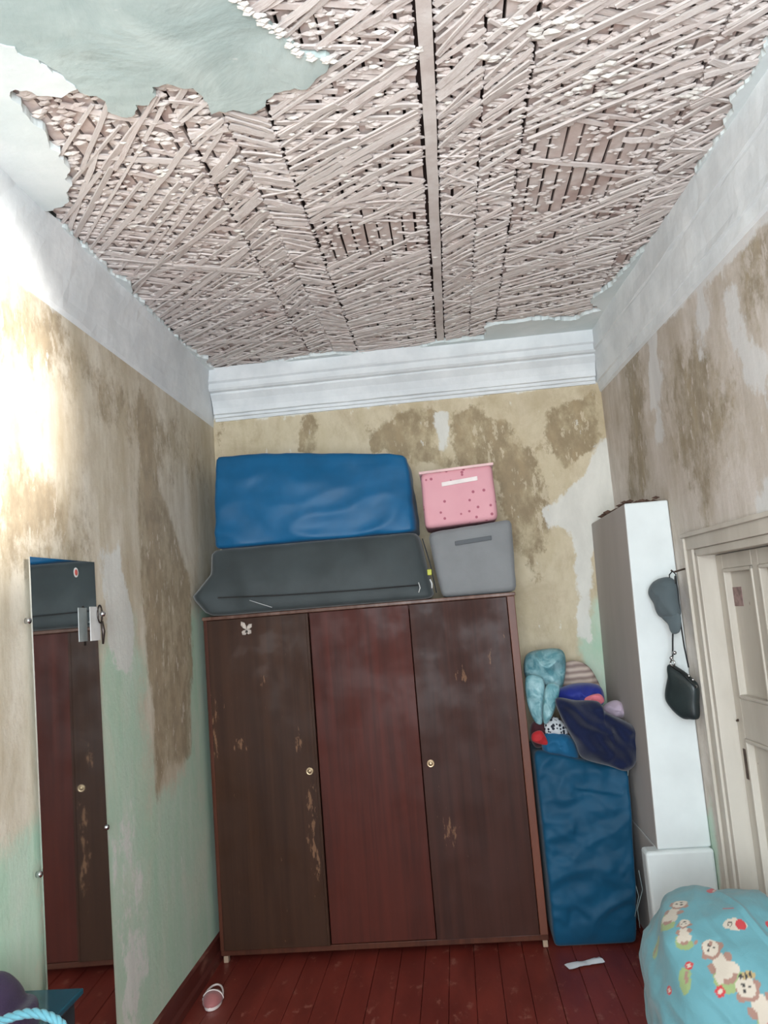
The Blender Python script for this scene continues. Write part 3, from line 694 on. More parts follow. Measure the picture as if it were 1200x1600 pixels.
w2 = P_(654, 910, 4.355); MB().tube([w2, w2+Vector((.006, -.003, -.03)), w2+Vector((-.004, -.003, -.055))], .0025, 6).build('cord_end', simple('white_cord', rgb(206, 208, 206), .5), dbag, True)
w3 = P_(390, 938, 4.30); w4 = P_(425, 949, 4.315)
MB().tube([w3, (w3+w4)/2+Vector((0, -.004, 0)), w4], .004, 6, .5).build('loose_tie', simple('white_tie', rgb(196, 200, 200), .5), dbag, True)

# blue bag on the charcoal bag
bl, br, tl, tr = P_(331, 853, 4.47), P_(652, 836, 4.49), P_(334, 712, 4.52), P_(636, 710, 4.53); zb = tl.z
z_b = min(bl.z, br.z)-.0
bl.z = br.z = zd+.004
C = [(bl.x, bl.y, bl.z), (br.x, br.y, br.z), (br.x, yk, br.z), (bl.x+.03, yk, bl.z), (tl.x, tl.y, tl.z), (tr.x, tr.y, tr.z), (tr.x, yk, tr.z), (tl.x+.03, yk, tl.z)]
def fblue(u, v, t, P):
    f_ = (1-v)
    s = math.sin(math.pi*u)*math.sin(math.pi*t)
    dg = ridge(Vector((P.x*1.6+P.z*2.2, P.z*3.4-P.x*1.3, 2.0)), 1.6)
    return (.012*fbm(P, 5), -(.035*s + .022*max(0, dg)*(1.1-t)*f_ + .012*fbm(P, 4)*f_), .012*fbm(P+Vector((9, 0, 0)), 4)*(1 if t > .8 else .3)+.02*math.sin(math.pi*u)*(1 if t > .9 else 0))
bb = softbox(C, (48, 12, 28), 26, fblue)
for v in bb.v: v.z = max(v.z, zd+.003)
blue_m = fabric('blue_nylon', rgb(4, 86, 130), .5, .35, .10, 240, .08, .1)
bo = bb.build('storage_bag', blue_m, None, True); tag(bo, 'bright blue nylon storage bag stacked on the charcoal bag', 'bag')

# grey and pink fabric boxes
def fbox(C, n=(18, 10, 14), k=16, amp=.004): return softbox(C, n, k, lambda u, v, t, P: (amp*fbm(P, 7), -abs(amp*2*fbm(P+Vector((4, 0, 0)), 5))*(1-v), amp*fbm(P+Vector((0, 5, 0)), 6)*(t)))
yg = 4.47
g = [P_(690, 930, yg), P_(807, 921, yg), P_(800, 809, yg+.01), P_(668, 832, yg+.01)]
Cg = [(g[0].x, yg, zt), (g[1].x, yg, zt), (g[1].x, 4.88, zt), (g[0].x, 4.88, zt), (g[3].x, yg+.01, g[3].z), (g[2].x, yg+.01, g[2].z), (g[2].x, 4.88, g[2].z), (g[3].x, 4.88, g[3].z)]
gbox = empty('fabric_box', (.19, 4.68, zt), 'grey fabric storage box standing on the right end of the wardrobe', 'box')
fbox(Cg).build('box_body', fabric('grey_box_fabric', rgb(126, 128, 130), .7, .25, .06, 200, .15, .2, .25), gbox, True)
h0, h1 = P_(711, 849, yg-.008), P_(768, 840, yg-.008); hn = Vector((0, 0, .012))
MB().hexa([h0-hn, h1-hn, h1-hn+Vector((0, .012, 0)), h0-hn+Vector((0, .012, 0)), h0+hn, h1+hn, h1+hn+Vector((0, .012, 0)), h0+hn+Vector((0, .012, 0))]).build('handle', fabric('dark_grey_webbing', rgb(88, 92, 96), .7), gbox, bevel=.003)
yp = 4.49
g = [P_(664, 826, yp), P_(779, 811, yp), P_(769, 724, yp+.005), P_(656, 739, yp+.005)]
Cp = [(g[0].x, yp, g[0].z), (g[1].x, yp, g[1].z), (g[1].x, 4.85, g[1].z), (g[0].x, 4.85, g[0].z), (g[3].x, yp+.005, g[3].z), (g[2].x, yp+.005, g[2].z), (g[2].x, 4.85, g[2].z), (g[3].x, 4.85, g[3].z)]
pink = NT('pink_print_fabric', .7, .25); vo = pink.n('ShaderNodeTexVoronoi'); vo.inputs['Scale'].default_value = 24; pink.t.links.new(pink.coord(), vo.inputs['Vector'])
pink.col(pink.mix(pink.step(vo.outputs['Distance'], .16, .24), rgb(168, 96, 112), pink.mix(pink.noise(5), rgb(210, 150, 160), rgb(222, 168, 176))))
pbox = empty('fabric_box', (.16, 4.68, g[0].z), 'pink patterned fabric box tilted on top of the grey box', 'box')
fbox(Cp, amp=.002).build('box_body', pink.m, pbox, True)
lidm = fabric('pink_lid_fabric', rgb(226, 190, 190), .7)
a_, b_ = Vector(Cp[4]), Vector(Cp[5]); up_ = Vector((-(b_-a_).z, 0, (b_-a_).x)).normalized()
e_ = Vector((.006, 0, 0))
MB().hexa([a_-e_+Vector((0, -.008, 0))-up_*.010, b_+e_+Vector((0, -.008, 0))-up_*.010, Vector(Cp[6])+e_-up_*.010, Vector(Cp[7])-e_-up_*.010, a_-e_+Vector((0, -.008, 0))+up_*.005, b_+e_+Vector((0, -.008, 0))+up_*.005, Vector(Cp[6])+e_+up_*.005, Vector(Cp[7])-e_+up_*.005]).build('lid', lidm, pbox, bevel=.003)
h0, h1 = P_(690, 757, yp-.004), P_(746, 747, yp-.004); hn = Vector((0, 0, .012))
MB().hexa([h0-hn, h1-hn, h1-hn+Vector((0, .006, 0)), h0-hn+Vector((0, .006, 0)), h0+hn, h1+hn, h1+hn+Vector((0, .006, 0)), h0+hn+Vector((0, .006, 0))]).build('handle', fabric('white_webbing', rgb(232, 222, 220), .7), pbox, bevel=.002)

# ------------------------------------------------------------------ mirror on the left wall
mir = NT('mirror_silver', .03, .5); mir.col((.80, .84, .84, 1)); mir.b.inputs['Metallic'].default_value = 1
def lwp(px, py, d): return at(px, py, 0, XL+d)
mroot = empty('wall_mirror', (XL, 2.95, 1.2), 'tall frameless wall mirror clipped to the left wall', 'mirror')
MYAW = -.038                                          # its near edge stands a little further off the wall
def mp(px, py): p = lwp(px, py, .02); return p
mc = [mp(72, 1545), mp(191, 1660), mp(152, 878), mp(43, 870)]
k_ = (mc[0]-mc[3]).normalized(); mc[0] = mc[3]+k_*(1.86); kk = (mc[1]-mc[2]).normalized(); mc[1] = mc[2]+kk*1.86
ymin = min(p.y for p in mc); fr = [Vector((XL+.028+(p.y-ymin)*MYAW, p.y, p.z)) for p in mc]; bk = [v-Vector((.005, 0, 0)) for v in fr]
MB().hexa(bk[:1]+bk[1:]+fr).build('glass', mir.m, mroot)
chrome = simple('chrome', rgb(190, 192, 194), .2, metal=1.0, vary=.05)
for (px, py) in ((45, 970), (63, 1366), (176, 1292), (156, 964)):
    p = lwp(px, py, .03); p.x = XL+.028+(p.y-ymin)*MYAW; c = MB(); c.lathe([(.010, -.010), (.011, .003), (.009, .007), (.003, .009)], p, (1, 0, 0), 16); c.build('mirror_clip', chrome, mroot, True)
p = lwp(113, 895, .0); stx = XL+.028+(p.y-ymin)*MYAW
s_ = MB(); s_.lathe([(.019, 0), (.019, .001)], (stx, p.y, p.z), (1, 0, 0), 24); so = s_.build('round_sticker', simple('white_sticker', rgb(222, 220, 216), .5), mroot)
s_ = MB(); s_.lathe([(.012, 0.0012), (.012, .0018)], (stx, p.y, p.z), (1, 0, 0), 24); s_.build('sticker_print', simple('red_print', rgb(196, 96, 88), .5, vary=.3, scale=70), so)
# white paper card and a dark key bunch hanging on the mirror edge
a = lwp(140, 948, .035); b = lwp(158, 1000, .035)
card = empty('paper_tag', (a.x, (a.y+b.y)/2, b.z), 'small white tag with dark trinkets hanging on the mirror edge', 'tag')
MB().box(a.x-.001, a.x+.001, a.y, b.y-.005, b.z, a.z).build('card', simple('card_paper', rgb(214, 214, 212), .6), card)
dkm = simple('dark_metal_trinket', rgb(70, 62, 58), .35, metal=.7)
c0 = Vector((a.x+.008, b.y-.02, a.z-.03))
MB().tube([c0+Vector((0, .02*math.cos(t), .035*math.sin(t))) for t in [k*math.pi/8 for k in range(16)]], .0035, 6, 1, True).build('ring', dkm, card, True)
MB().tube([c0+Vector((.002, .01, -.03)), c0+Vector((.004, .018, -.07)), c0+Vector((.002, .014, -.12))], [.006, .008, .004], 8).build('pendant', dkm, card, True)
MB().lathe([(.002, -.012), (.011, -.006), (.012, .004), (.003, .011)], c0+Vector((.006, .012, .0)), (1, 0, .2), 14).build('charm', chrome, card, True)

# ------------------------------------------------------------------ blue sack and clothes beside the wardrobe
Y0 = 4.44
bl, br, tl, tr = P_(850, 1476, Y0), P_(1000, 1474, Y0), P_(836, 1172, 4.52), P_(1001, 1195, 4.52)
xlim = plx-.012
C = [(WX1+.022, Y0, .002), (min(br.x, xlim), Y0, .002), (min(br.x, xlim), 4.96, .002), (WX1+.022, 4.96, .002), (WX1+.020, 4.49, tl.z), (min(tr.x, PXl-.012, pxb-.024), 4.44, tr.z), (min(tr.x, PXl-.012, pxb-.024), 4.94, tr.z-.03), (WX1+.02, 4.94, tl.z)]
def fsack(u, v, t, P):
    f_ = 1-v; s = math.sin(math.pi*t)
    w_ = max(0, ridge(Vector((P.x*2.5+P.z*1.2, P.z*6-P.x*2.5, 1)), 1.3))*.020 + abs(fbm(P+Vector((2, 2, 2)), 6))*.016 + max(0, ridge(Vector((P.x*5-P.z*3, P.z*9+P.x*4, 7)), 1.2)-.2)*.008
    return (.008*fbm(P, 6)*(1-abs(2*u-1)), -(w_*min(1, t*6) + .05*s)*f_ + .0*f_*t, .02*fbm(P, 5)*(1 if t > .85 else 0))
sk = softbox(C, (44, 20, 70), 24, fsack)
for v in sk.v: v.z = max(v.z, .002); v.x = min(max(v.x, WX1+.012), min(PXl, pxb)-.014)
sack = empty('laundry_sack', (.6, 4.7, 0), 'tall blue nylon sack standing between wardrobe and pier', 'sack')
sk.build('sack_body', fabric('petrol_blue_nylon', rgb(3, 68, 98), .6, .25, .12, 240, .08, .1), sack, True)
def Ppx(px, y): return [P_(a, b, y) for a, b in px]
NY = (0, -1, 0)
for (pts_) in ([(998, 1360), (1004, 1390), (996, 1420), (1000, 1450)], [(990, 1372), (998, 1400), (992, 1432)], [(980, 1180), (982, 1200), (981, 1212)]):
    MB().tube([P_(a, b, Y0-.045) for a, b in pts_], .0018, 5).build('loose_thread', simple('pale_thread', rgb(150, 168, 170), .7), sack, True)
# garments
def garment(name, px, y, thick, mat, label, wr=.02, ws=12, back=.8, seed=0, centre=None, fold=None):
    b = puff(Ppx(px, y), NY, thick, back=back, rings=16, seg=96, wr=wr, ws=ws, seed=seed, centre=P_(*centre, y) if centre else None, fold=fold)
    for v in b.v:
        v.x = min(max(v.x, WX1+.010), PXl-.006); v.y = min(v.y, YB-.015)
    o = b.build(name, mat, None, True); return tag(o, label, 'clothing', 'clothes heaped on the blue sack')
teal = NT('pale_teal_satin', .35, .5); tc = teal.mix(teal.step(teal.noise(9, 6, (1, 1, 1), .6, 1.5), .35, .65), rgb(92, 146, 156), rgb(150, 190, 196)); teal.col(tc); teal.bump(teal.noise(14, 6, (1, 1, .6), .6, 1.5), .5, .02)
garment('quilted_jacket', [(822, 1024), (850, 1014), (878, 1016), (884, 1042), (876, 1078), (856, 1076), (822, 1060)], 4.72, .10, teal.m, 'pale teal quilted jacket hanging highest on the clothes heap', .03, 9)
garment('jacket_sleeve', [(822, 1058), (846, 1058), (852, 1080), (850, 1112), (846, 1132), (836, 1128), (824, 1100)], 4.56, .035, teal.m, 'pale teal padded sleeve hanging against the wardrobe edge', .012, 14, 1.0, 2)
garment('jacket_sleeve', [(855, 1070), (874, 1072), (870, 1098), (860, 1124), (850, 1130), (848, 1100)], 4.48, .03, teal.m, 'pale teal padded sleeve dangling over the dark blue cloth', .012, 14, 1.0, 5)
stripe = NT('beige_knit', .85, .15); wv = stripe.n('ShaderNodeTexWave', wave_type='BANDS', bands_direction='Z'); wv.inputs['Scale'].default_value = 9; wv.inputs['Distortion'].default_value = 1.5; stripe.t.links.new(stripe.coord(), wv.inputs['Vector'])
stripe.col(stripe.mix(wv.outputs['Fac'], rgb(150, 130, 124), rgb(204, 186, 174)))
garment('folded_knitwear', [(874, 1070), (880, 1040), (896, 1032), (918, 1040), (932, 1060), (938, 1080), (936, 1130), (930, 1172), (905, 1176), (880, 1170), (874, 1120)], 4.86, .06, stripe.m, 'beige striped knitwear folded at the back of the heap', .012, 16)
garment('shirt', [(868, 1080), (898, 1068), (934, 1070), (944, 1090), (936, 1104), (900, 1106), (872, 1096)], 4.58, .10, fabric('royal_blue_cotton', rgb(28, 42, 128), .6), 'royal blue shirt rolled on top of the navy cloth', .02, 14, .8, 3)
garment('shirt_collar', [(915, 1090), (936, 1084), (944, 1096), (928, 1104), (914, 1102)], 4.47, .022, fabric('coral_pink_cotton', rgb(206, 110, 122), .6), 'small coral pink cloth edge beside the royal blue shirt', .01, 20)
garment('scarf', [(942, 1104), (962, 1094), (978, 1104), (982, 1118), (964, 1122), (948, 1116)], 4.60, .06, fabric('lilac_cotton', rgb(186, 168, 184), .8), 'lilac cloth peeking out behind the navy cloth', .02, 24)
garment('navy_cloth', [(868, 1092), (900, 1094), (934, 1096), (946, 1112), (976, 1126), (1000, 1142), (1003, 1164), (996, 1184), (980, 1204), (950, 1196), (910, 1184), (898, 1160), (880, 1128)], 4.375, .10, fabric('navy_fleece', rgb(16, 26, 58), .75, .15, .2, 120, .15, .25), 'large navy blue cloth draped over the sack',   .03, 8, .3, 1, None, lambda b: .022*math.sin(b.x*46+b.z*34+3*fbm(b, 3)))
pr = NT('black_white_print', .7, .2); v2 = pr.n('ShaderNodeTexVoronoi'); v2.inputs['Scale'].default_value = 55; pr.t.links.new(pr.coord(), v2.inputs['Vector']); pr.col(pr.mix(pr.step(v2.outputs['Distance'], .4, .5), rgb(36, 40, 52), rgb(196, 200, 204)))
garment('printed_blouse', [(852, 1128), (868, 1120), (884, 1134), (886, 1150), (866, 1150), (852, 1146)], 4.55, .04, pr.m, 'black and white printed blouse below the teal sleeve', .008, 16)
garment('blue_towel', [(852, 1146), (884, 1146), (898, 1160), (902, 1186), (870, 1180), (848, 1172)], 4.54, .06, fabric('teal_blue_cotton', rgb(10, 88, 128), .7), 'teal blue cloth at the mouth of the sack', .015, 14)
garment('dark_red_cloth', [(832, 1128), (852, 1132), (856, 1160), (838, 1168), (828, 1150)], 4.58, .05, fabric('maroon_cotton', rgb(62, 22, 30), .8), 'dark maroon cloth squeezed against the wardrobe', .01, 14)
garment('red_cloth', [(832, 1146), (846, 1142), (856, 1160), (850, 1164), (832, 1158)], 4.50, .022, fabric('red_cotton', rgb(176, 34, 40), .7), 'small bright red cloth below the teal sleeve', .006, 20)

# ------------------------------------------------------------------ cap and handbag on the right wall
hook = empty('wall_hook', tuple(rw(rwpx(1052, 896, .075)[0], 0, rwpx(1052, 896, .075)[1])), 'small dark hook in the right wall above the cap', 'hook')
hu, hz_ = rwpx(1052, 896, .075)
MB().tube([rw(hu, 0, hz_+.02), rw(hu, .03, hz_+.015), rw(hu, .072, hz_+.006), rw(hu, .084, hz_+.016)], .0045, 8).build('peg', iron, hook, True)
RW_D = .075
def RPX(lst, d): return [atp(x_, y_, RWO+RWN*d, RWN) for x_, y_ in lst]
# the two things hang free of the wall, turned towards the camera
HP = rw(hu, RW_D, hz_); HN = Vector((-.80, -.60, 0)).normalized()
def HPX(lst, off=0.0): return [atp(x_, y_, HP+HN*off, HN) for x_, y_ in lst]
capm = fabric('grey_green_cotton', rgb(86, 96, 100), .8, .15, .08, 200, .15, .15)
cap = empty('baseball_cap', tuple(HPX([(1042, 985)])[0]), 'grey cotton baseball cap hanging beside the door frame', 'cap')
puff(HPX([(1034, 903), (1046, 902), (1056, 912), (1060, 940), (1062, 962), (1050, 966), (1034, 964), (1027, 945), (1018, 930), (1017, 918), (1024, 908)]), HN, .055, back=.7, wr=.006, ws=18).build('crown', capm, cap, True)
puff(HPX([(1028, 950), (1044, 956), (1061, 958), (1064, 975), (1061, 988), (1051, 990), (1045, 976), (1034, 964)], .012), HN, .018, back=.8).build('visor', capm, cap, True)
MB().tube([p for p in HPX([(1046, 912), (1046, 898), (1051, 892), (1056, 898), (1055, 912)], .004)], .006, 6, .4).build('strap', blk, cap, True)
bagm = simple('dark_green_leather', rgb(34, 44, 46), .42, .5, vary=.12, scale=10, bump=.15, bscale=140)
hb = empty('handbag', tuple(HPX([(1068, 1085)])[0]), 'small dark green leather shoulder bag hanging below the cap', 'handbag')
puff(HPX([(1046, 1038), (1060, 1044), (1076, 1056), (1090, 1072), (1091, 1098), (1091, 1122), (1080, 1124), (1068, 1122), (1054, 1110), (1043, 1094), (1042, 1078), (1046, 1056)]), HN, .035, back=.8, p=3.2, seg=96).build('bag_body', bagm, hb, True)
MB().tube(HPX([(1050, 1042), (1066, 1052), (1088, 1074)], .036), .004, 6).build('zipper', simple('bag_zip', rgb(20, 24, 26), .5), hb, True)
MB().tube(HPX([(1055, 900), (1052, 960), (1051, 1000), (1051, 1026)], -.004), .010, 8, .35).build('strap', blk, hb, True)
MB().tube(HPX([(1056, 900), (1063, 970), (1069, 1010), (1076, 1043)], -.004), .007, 8, .5).build('strap', blk, hb, True)
r0 = HPX([(1051, 1036)], .02)[0]; RT = HN.cross(Vector((0, 0, 1))).normalized()
MB().tube([r0+RT*(.012*math.cos(t))+Vector((0, 0, .014*math.sin(t))) for t in [k*math.pi/8 for k in range(16)]], .004, 6, 1, True).build('ring', chrome, hb, True)
for q in ((1054, 1020), (1049, 1028)): MB().lathe([(.003, -.008), (.009, -.004), (.009, .004), (.003, .008)], HPX([q], .018)[0], HN, 12).build('buckle', chrome, hb, True)
for q in ((1077, 1056), (1083, 1062), (1087, 1073)): MB().lathe([(.002, -.008), (.007, -.003), (.007, .003), (.002, .008)], HPX([q], .02)[0], HN, 12).build('rivet', chrome, hb, True)

# ------------------------------------------------------------------ rolled quilt in front of the door
QC = Vector((.86, 3.04, .36)); QR = Vector((.31, .40, .358))
def qpoint(th, ph):
    d = Vector((math.cos(ph)*math.cos(th), math.cos(ph)*math.sin(th), math.sin(ph)))
    e = 2.3; L = (abs(d.x)**e+abs(d.y)**e+abs(d.z)**e)**(1/e); d2 = d/L
    p = Vector((QC.x+QR.x*d2.x, QC.y+QR.y*d2.y, QC.z+QR.z*d2.z))
    fold = .007*math.sin((d2.x*.9-d2.y*.4+d2.z*.9)*8+2.5*fbm(p, 2)) + .018*fbm(p, 4) + .016*max(0, ridge(Vector((d2.x*2.2+d2.z*1.4, d2.y*.8+d2.z*.5, .3)), 1.2)-.4)
    p += d*fold
    p.z = max(p.z, .002); p.x = min(p.x, xr(p.y)-.03)
    return p
NTH, NPH = 420, 230; qv = []; qf = []
for i in range(NPH+1):
    ph = -math.pi/2+math.pi*i/NPH
    for j in range(NTH): qv.append(qpoint(2*math.pi*j/NTH, max(-1.5705, min(1.5705, ph))))
for i in range(NPH):
    for j in range(NTH): qf.append((i*NTH+j, i*NTH+(j+1) % NTH, (i+1)*NTH+(j+1) % NTH, (i+1)*NTH+j))
mq = MB(); mq.v = qv; mq.f = qf
A = np.array([tuple(v) for v in qv]); colr = np.zeros((len(qv), 4), np.float32); colr[:] = rgb(94, 144, 153)
def hit(px, py):
    """surface point of the quilt along a pixel's ray"""
    d = ray(px, py).normalized(); dv = np.array(d); rel = A-np.array(CAM); t = rel@dv; perp = np.linalg.norm(rel-t[:, None]*dv, axis=1)
    c = np.where(perp < .008)[0]
    return None if len(c) == 0 else Vector(A[c[np.argmin(t[c])]])
def frame(p):
    n = Vector(((p.x-QC.x)/QR.x**2, (p.y-QC.y)/QR.y**2, (p.z-QC.z)/QR.z**2)).normalized()
    a = n.cross(Vector((0, 0, 1))).normalized(); return n, a, n.cross(a)
def blot(p, shapes, rot=0, sc=1.0):
    n, a, b = frame(p); c_, s_ = math.cos(rot), math.sin(rot); rel = A-np.array(p); nn = rel@np.array(n)
    x = rel@np.array(a); y = rel@np.array(b); X = (x*c_+y*s_)/sc; Y = (-x*s_+y*c_)/sc; near = np.abs(nn) < .08*sc+.02
    for (cx, cy, rx, ry, col) in shapes:
        colr[near & (((X-cx)/rx)**2+((Y-cy)/ry)**2 < 1)] = col
CR, BRN, DKB, REDC, LIM, TAN = rgb(186, 176, 162), rgb(146, 114, 103), rgb(60, 58, 58), rgb(176, 60, 64), rgb(136, 154, 106), rgb(166, 146, 106)
toy = [(-.045, .02, .03, .02, LIM), (-.06, -.005, .02, .03, LIM), (-.03, 0, .03, .026, BRN), (-.015, 0, .032, .024, CR), (-.035, .024, .014, .010, CR), (-.035, -.024, .014, .010, CR), (-.005, .026, .013, .009, BRN), (-.005, -.026, .013, .009, BRN),
       (.03, .022, .010, .010, BRN), (.03, -.022, .010, .010, BRN), (.034, 0, .026, .024, BRN), (.038, 0, .022, .020, CR), (.034, .008, .0035, .0035, DKB), (.034, -.008, .0035, .0035, DKB), (.045, 0, .005, .004, DKB)]
flower = [(0, 0, .013, .015, REDC), (0, 0, .006, .006, CR)]
bee = [(0, 0, .018, .010, TAN), (-.006, 0, .003, .010, DKB), (.006, 0, .003, .010, DKB), (.018, 0, .005, .005, DKB), (0, .014, .008, .007, CR)]
block = [(0, 0, .030, .018, CR), (-.014, 0, .013, .016, REDC), (.012, 0, .006, .008, DKB), (.012, 0, .004, .005, CR)]
house = [(0, 0, .02, .014, REDC), (0, -.008, .012, .004, CR)]
for px, py, sh_, r_, s_ in [(1050, 1420, toy, -.9, 1.1), (1120, 1500, toy, -.8, 1.25), (1185, 1570, toy, -.9, 1.35), (1065, 1450, toy, -.9, .8), (1023, 1480, [(0, 0, .02, .04, LIM), (.006, .01, .006, .02, BRN)], .3, 1), (1068, 1528, [(0, 0, .022, .04, LIM), (-.006, -.01, .006, .02, BRN)], .3, 1),
                            (1112, 1388, house, .3, 1.2), (1146, 1440, block, .0, 1.25), (1135, 1416, [(0, 0, .02, .005, REDC)], 0, 1), (1074, 1505, flower, 0, .9), (1125, 1545, flower, 0, 1.1), (1042, 1545, flower, .4, 1), (1168, 1520, bee, .2, 1.2), (1110, 1470, [(0, 0, .006, .009, BRN)], 0, 1), (1085, 1470, [(0, 0, .006, .006, BRN)], 0, 1)]:
    p = hit(px, py)
    if p is not None: blot(p, sh_, r_, s_)
rq = random.Random(3)
for k in range(60):
    p = qpoint(rq.uniform(-3.1, -.1) if k % 2 else rq.uniform(.1, 3.1), rq.uniform(-.9, 1.2))
    P = p-CAM; z = P.dot(FWD); px, py = 600+F*P.dot(RIGHT)/z, 800-F*P.dot(UP)/z
    if p.y < QC.y+.3 and 990 < px < 1200 and 1370 < py < 1600: continue
    blot(p, rq.choice([toy, toy, flower, bee, block, house]), rq.uniform(-3, 3), rq.uniform(1, 1.3))
qo = mq.build('rolled_quilt', None, None, True) if False else None
qm = NT('quilt_cotton', .75, .2); qm.col(qm.attr('print').outputs['Color']); qm.b.inputs['Sheen Weight'].default_value = .2; qm.bump(qm.noise(16, 5, (1, 1, 1), .6, .8), .3, .012)
qo = mq.build('rolled_quilt', qm.m, None, True); ca = qo.data.color_attributes.new('print', 'FLOAT_COLOR', 'POINT'); ca.data.foreach_set('color', colr.ravel())
tag(qo, 'puffy light blue quilt bundle with teddy bear print by the door', 'quilt')

# ------------------------------------------------------------------ table corner at the lower left, with things on it
tz = at(15, 1550, 0, XL).z; tc_ = at(131, 1543, 2, tz); tw = at(20, 1549, 2, tz)
ttm = NT('teal_glass_top', .12, .6); ttm.col(ttm.mix(ttm.noise(3), rgb(24, 66, 80), rgb(36, 84, 98)))
tb = empty('side_table', (XL+.13, 2.0, 0), 'narrow teal glass-topped table below the wall mirror', 'table')
ty0, ty1, tx0, tx1 = 1.55, tc_.y, XL+.025, tc_.x
MB().box(tx0, tx1, ty0, ty1, tz-.018, tz).build('table_top', ttm.m, tb, bevel=.004)
tlm = simple('dark_table_wood', rgb(40, 46, 50), .5)
MB().box(tx0+.02, tx1-.02, ty0+.02, ty1-.02, tz-.09, tz-.018).build('apron', tlm, tb, bevel=.003)
for a in (tx0+.02, tx1-.055):
    for b in (ty0+.02, ty1-.055): MB().box(a, a+.035, b, b+.035, 0, tz-.09).build('leg', tlm, tb, bevel=.003)
# purple bag
def PT(px, py, y): return at(px, py, 1, y)
pv = fabric('dark_purple_nylon', rgb(46, 32, 58), .4, .5, .2, 200, .3, .1, .6)
pp = [PT(a, b, 2.25) for a, b in ((-50, 1640), (-50, 1545), (-15, 1522), (6, 1533), (20, 1552), (30, 1570), (50, 1573), (53, 1592), (44, 1640))]
g_ = puff(pp, NY, .09, back=.9, wr=.03, ws=10)
for v in g_.v: v.x = max(v.x, XL+.03); v.z = max(v.z, tz+.001)
tag(g_.build('pouch', pv, None, True), 'dark purple shiny pouch on the teal table', 'pouch')
# pale blue rope ring
rp = MB(); NN = 46; kp = [PT(a, b, 2.10) for a, b in ((-34, 1646), (-22, 1612), (10, 1592), (50, 1583), (84, 1592), (104, 1612), (112, 1646))]
kp[0].z = kp[-1].z = tz+.014; base = []
for i in range(NN+1):
    t = i/NN*(len(kp)-1); a = min(int(t), len(kp)-2); f = t-a; q = [kp[max(0, min(len(kp)-1, a+j))] for j in (-1, 0, 1, 2)]
    base.append(.5*((2*q[1]) + (q[2]-q[0])*f + (2*q[0]-5*q[1]+4*q[2]-q[3])*f*f + (3*q[1]-q[0]-3*q[2]+q[3])*f**3))
for p in base: p.z = max(p.z, tz+.014); p.x = max(p.x, XL+.04)
for s in range(3):
    pts = []
    for i, p in enumerate(base):
        t = (base[min(i+1, NN)]-base[max(i-1, 0)]).normalized(); a = Vector((0, 1, 0)); b = t.cross(a).normalized(); an = i*.75+s*2.094
        pts.append(p+(a*math.cos(an)+b*math.sin(an))*.006)
    rp.tube(pts, .0068, 6)
tag(rp.build('braided_rope', fabric('pale_blue_rope', rgb(92, 150, 164), .6), None, True), 'pale blue braided rope handle arching on the teal table', 'rope')

# ------------------------------------------------------------------ slipper and paper on the floor
sl = at(334, 1566, 2, 0); slp = empty('slipper', (sl.x, sl.y, .001), 'small pink slipper with white edging by the left baseboard', 'slipper')
pinks = fabric('dusty_pink_rubber', rgb(150, 92, 92), .6); wht = simple('white_rubber', rgb(206, 192, 188), .6)
def sole_pts(k=1.0):
    out = []
    for i in range(28):
        t = 2*math.pi*i/28; y = -math.cos(t)*.098; wv_ = (.040+.009*math.cos(t-.3))*math.sin(t); out.append((wv_*k, y*k))
    return out
sr = .12; cs, sn = math.cos(sr), math.sin(sr)
def SP(x, y, z): return Vector((sl.x+x*cs-y*sn, sl.y+x*sn+y*cs, .001+z))
def ring_solid(mb, pts, z0, z1):
    n = len(pts); mb.add([SP(x, y, z0) for x, y in pts]+[SP(x, y, z1) for x, y in pts], [tuple(range(n)), tuple(range(2*n-1, n-1, -1))]+[(i, (i+1) % n, n+(i+1) % n, n+i) for i in range(n)]); return mb
ring_solid(MB(), sole_pts(), 0, .018).build('sole', wht, slp, bevel=.004)
up = MB(); V = []; Fc = []; NA, NB = 12, 14                # closed toe towards the camera
for i in range(NA+1):
    y = -.098+.085*i/NA; r = math.sqrt(max(0, 1-((y+.0)/.098)**2)); ww = (.050 if y < 0 else .046)*max(r, .12); hh = .018+.042*min(1, (i/NA)*1.6)**.6
    for j in range(NB+1):
        a = math.pi*j/NB; V.append(SP(ww*math.cos(a), y, .016+(hh-.016)*math.sin(a)))
for i in range(NA):
    for j in range(NB): Fc.append((i*(NB+1)+j, i*(NB+1)+j+1, (i+1)*(NB+1)+j+1, (i+1)*(NB+1)+j))
up.v = V; up.f = Fc; uo = up.build('upper', pinks, slp, True); so = uo.modifiers.new('thick', 'SOLIDIFY'); so.thickness = .004
MB().tube([SP(.049*math.cos(math.pi*j/14), -.013, .018+.043*math.sin(math.pi*j/14)) for j in range(15)], .004, 6).build('edging', wht, slp, True)
MB().tube([SP(.045*math.cos(a), -.010+.102*math.sin(a), .026+.014*math.sin(a)) for a in [math.pi*j/16 for j in range(17)]], .005, 6).build('heel_rim', wht, slp, True)
ring_solid(MB(), sole_pts(.86), .018, .021).build('insole', fabric('mauve_insole', rgb(92, 56, 60), .8), slp)

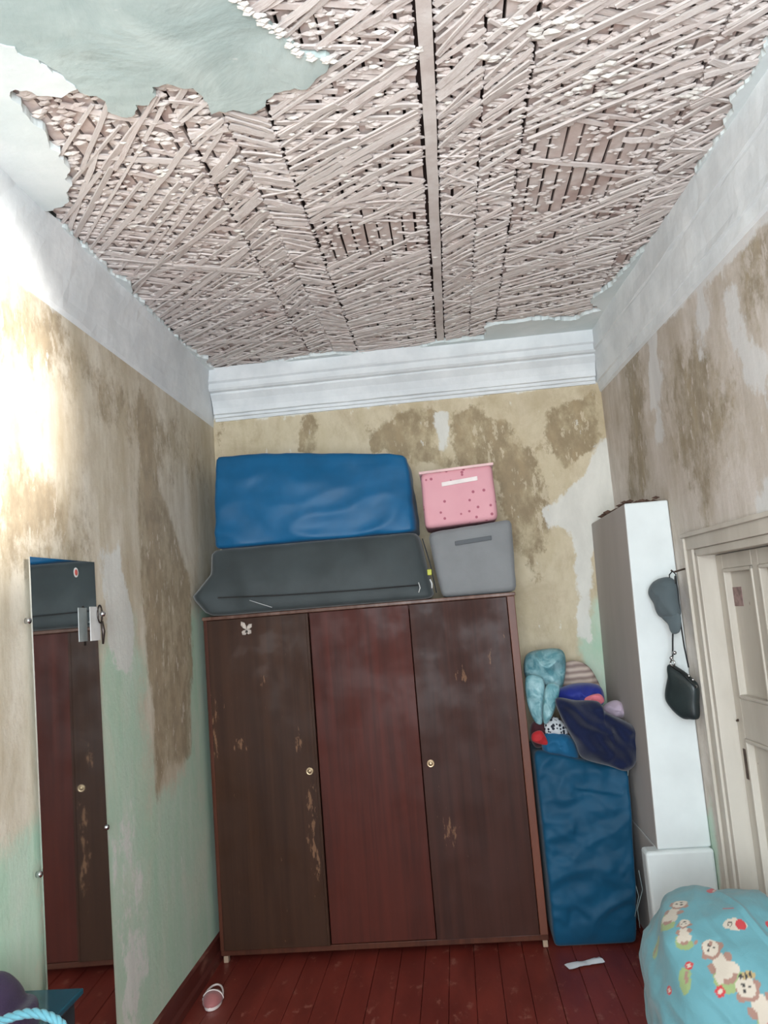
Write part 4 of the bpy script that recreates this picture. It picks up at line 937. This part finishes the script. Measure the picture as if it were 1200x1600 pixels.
pc = [at(886, 1513, 2, 0), at(941, 1502, 2, 0)]; ax = (pc[1]-pc[0]); px_ = Vector((-ax.y, ax.x, 0)).normalized(); V = []; Fc = []; NX = 14; NW = 5
for lay in (0, 1):
    for i in range(NX+1):
        for j in range(NW+1):
            t = i/NX; s = j/NW-.5; h = .006+.010*abs(math.sin(t*5.5))*(.6+.4*math.cos(s*5)) + .004*fbm((t*6, s*4, 1), 1)
            V.append(pc[0]+ax*t+px_*(s*.055*(1+.15*math.sin(t*9)))+Vector((0, 0, max(.002, h)+lay*.0012)))
n_ = (NX+1)*(NW+1)
for i in range(NX):
    for j in range(NW):
        q = (i*(NW+1)+j, i*(NW+1)+j+1, (i+1)*(NW+1)+j+1, (i+1)*(NW+1)+j); Fc += [q, tuple(k+n_ for k in reversed(q))]
mb = MB(); mb.v = V; mb.f = Fc
tag(mb.build('paper_scrap', simple('white_paper', rgb(214, 216, 220), .8, vary=.04), None, True), 'crumpled white paper strip lying on the red floor', 'paper')

# ------------------------------------------------------------------ unseen spotlight added on the right wall for the left wall's bright spot
ax = (ADDED_LAMP_AIM-ADDED_LAMP_POS).normalized(); wu = (ADDED_LAMP_POS-RWO).dot(RWT)
added_lamp = empty('added_spot_lamp', tuple(rw(wu, 0, ADDED_LAMP_POS.z)), 'small enamel spotlight added on the right wall to brighten the left wall', 'added_lamp')
MB().lathe([(.05, .001), (.05, .012), (.03, .02), (.008, .022)], rw(wu, 0, ADDED_LAMP_POS.z), RWN).build('back_plate', brass, added_lamp, True)
bc_ = ADDED_LAMP_POS-ax*.11
MB().tube([rw(wu, .015, ADDED_LAMP_POS.z), rw(wu, .05, ADDED_LAMP_POS.z), bc_], .007, 8).build('arm', brass, added_lamp, True)
MB().lathe([(.012, -.12), (.030, -.115), (.040, -.08), (.058, -.012), (.055, -.012), (.036, -.078), (.026, -.108)], ADDED_LAMP_POS, ax, 28).build('added_lamp_shade', simple('enamel_shade', rgb(196, 196, 190), .4), added_lamp, True)
bm2 = NT('bulb_glass', .3); bm2.b.inputs['Emission Color'].default_value = (1, .95, .89, 1); bm2.b.inputs['Emission Strength'].default_value = 20
MB().lathe([(.006, -.095), (.016, -.08), (.022, -.055), (.016, -.036), (.003, -.03)], ADDED_LAMP_POS, ax, 20).build('bulb', bm2.m, added_lamp, True)
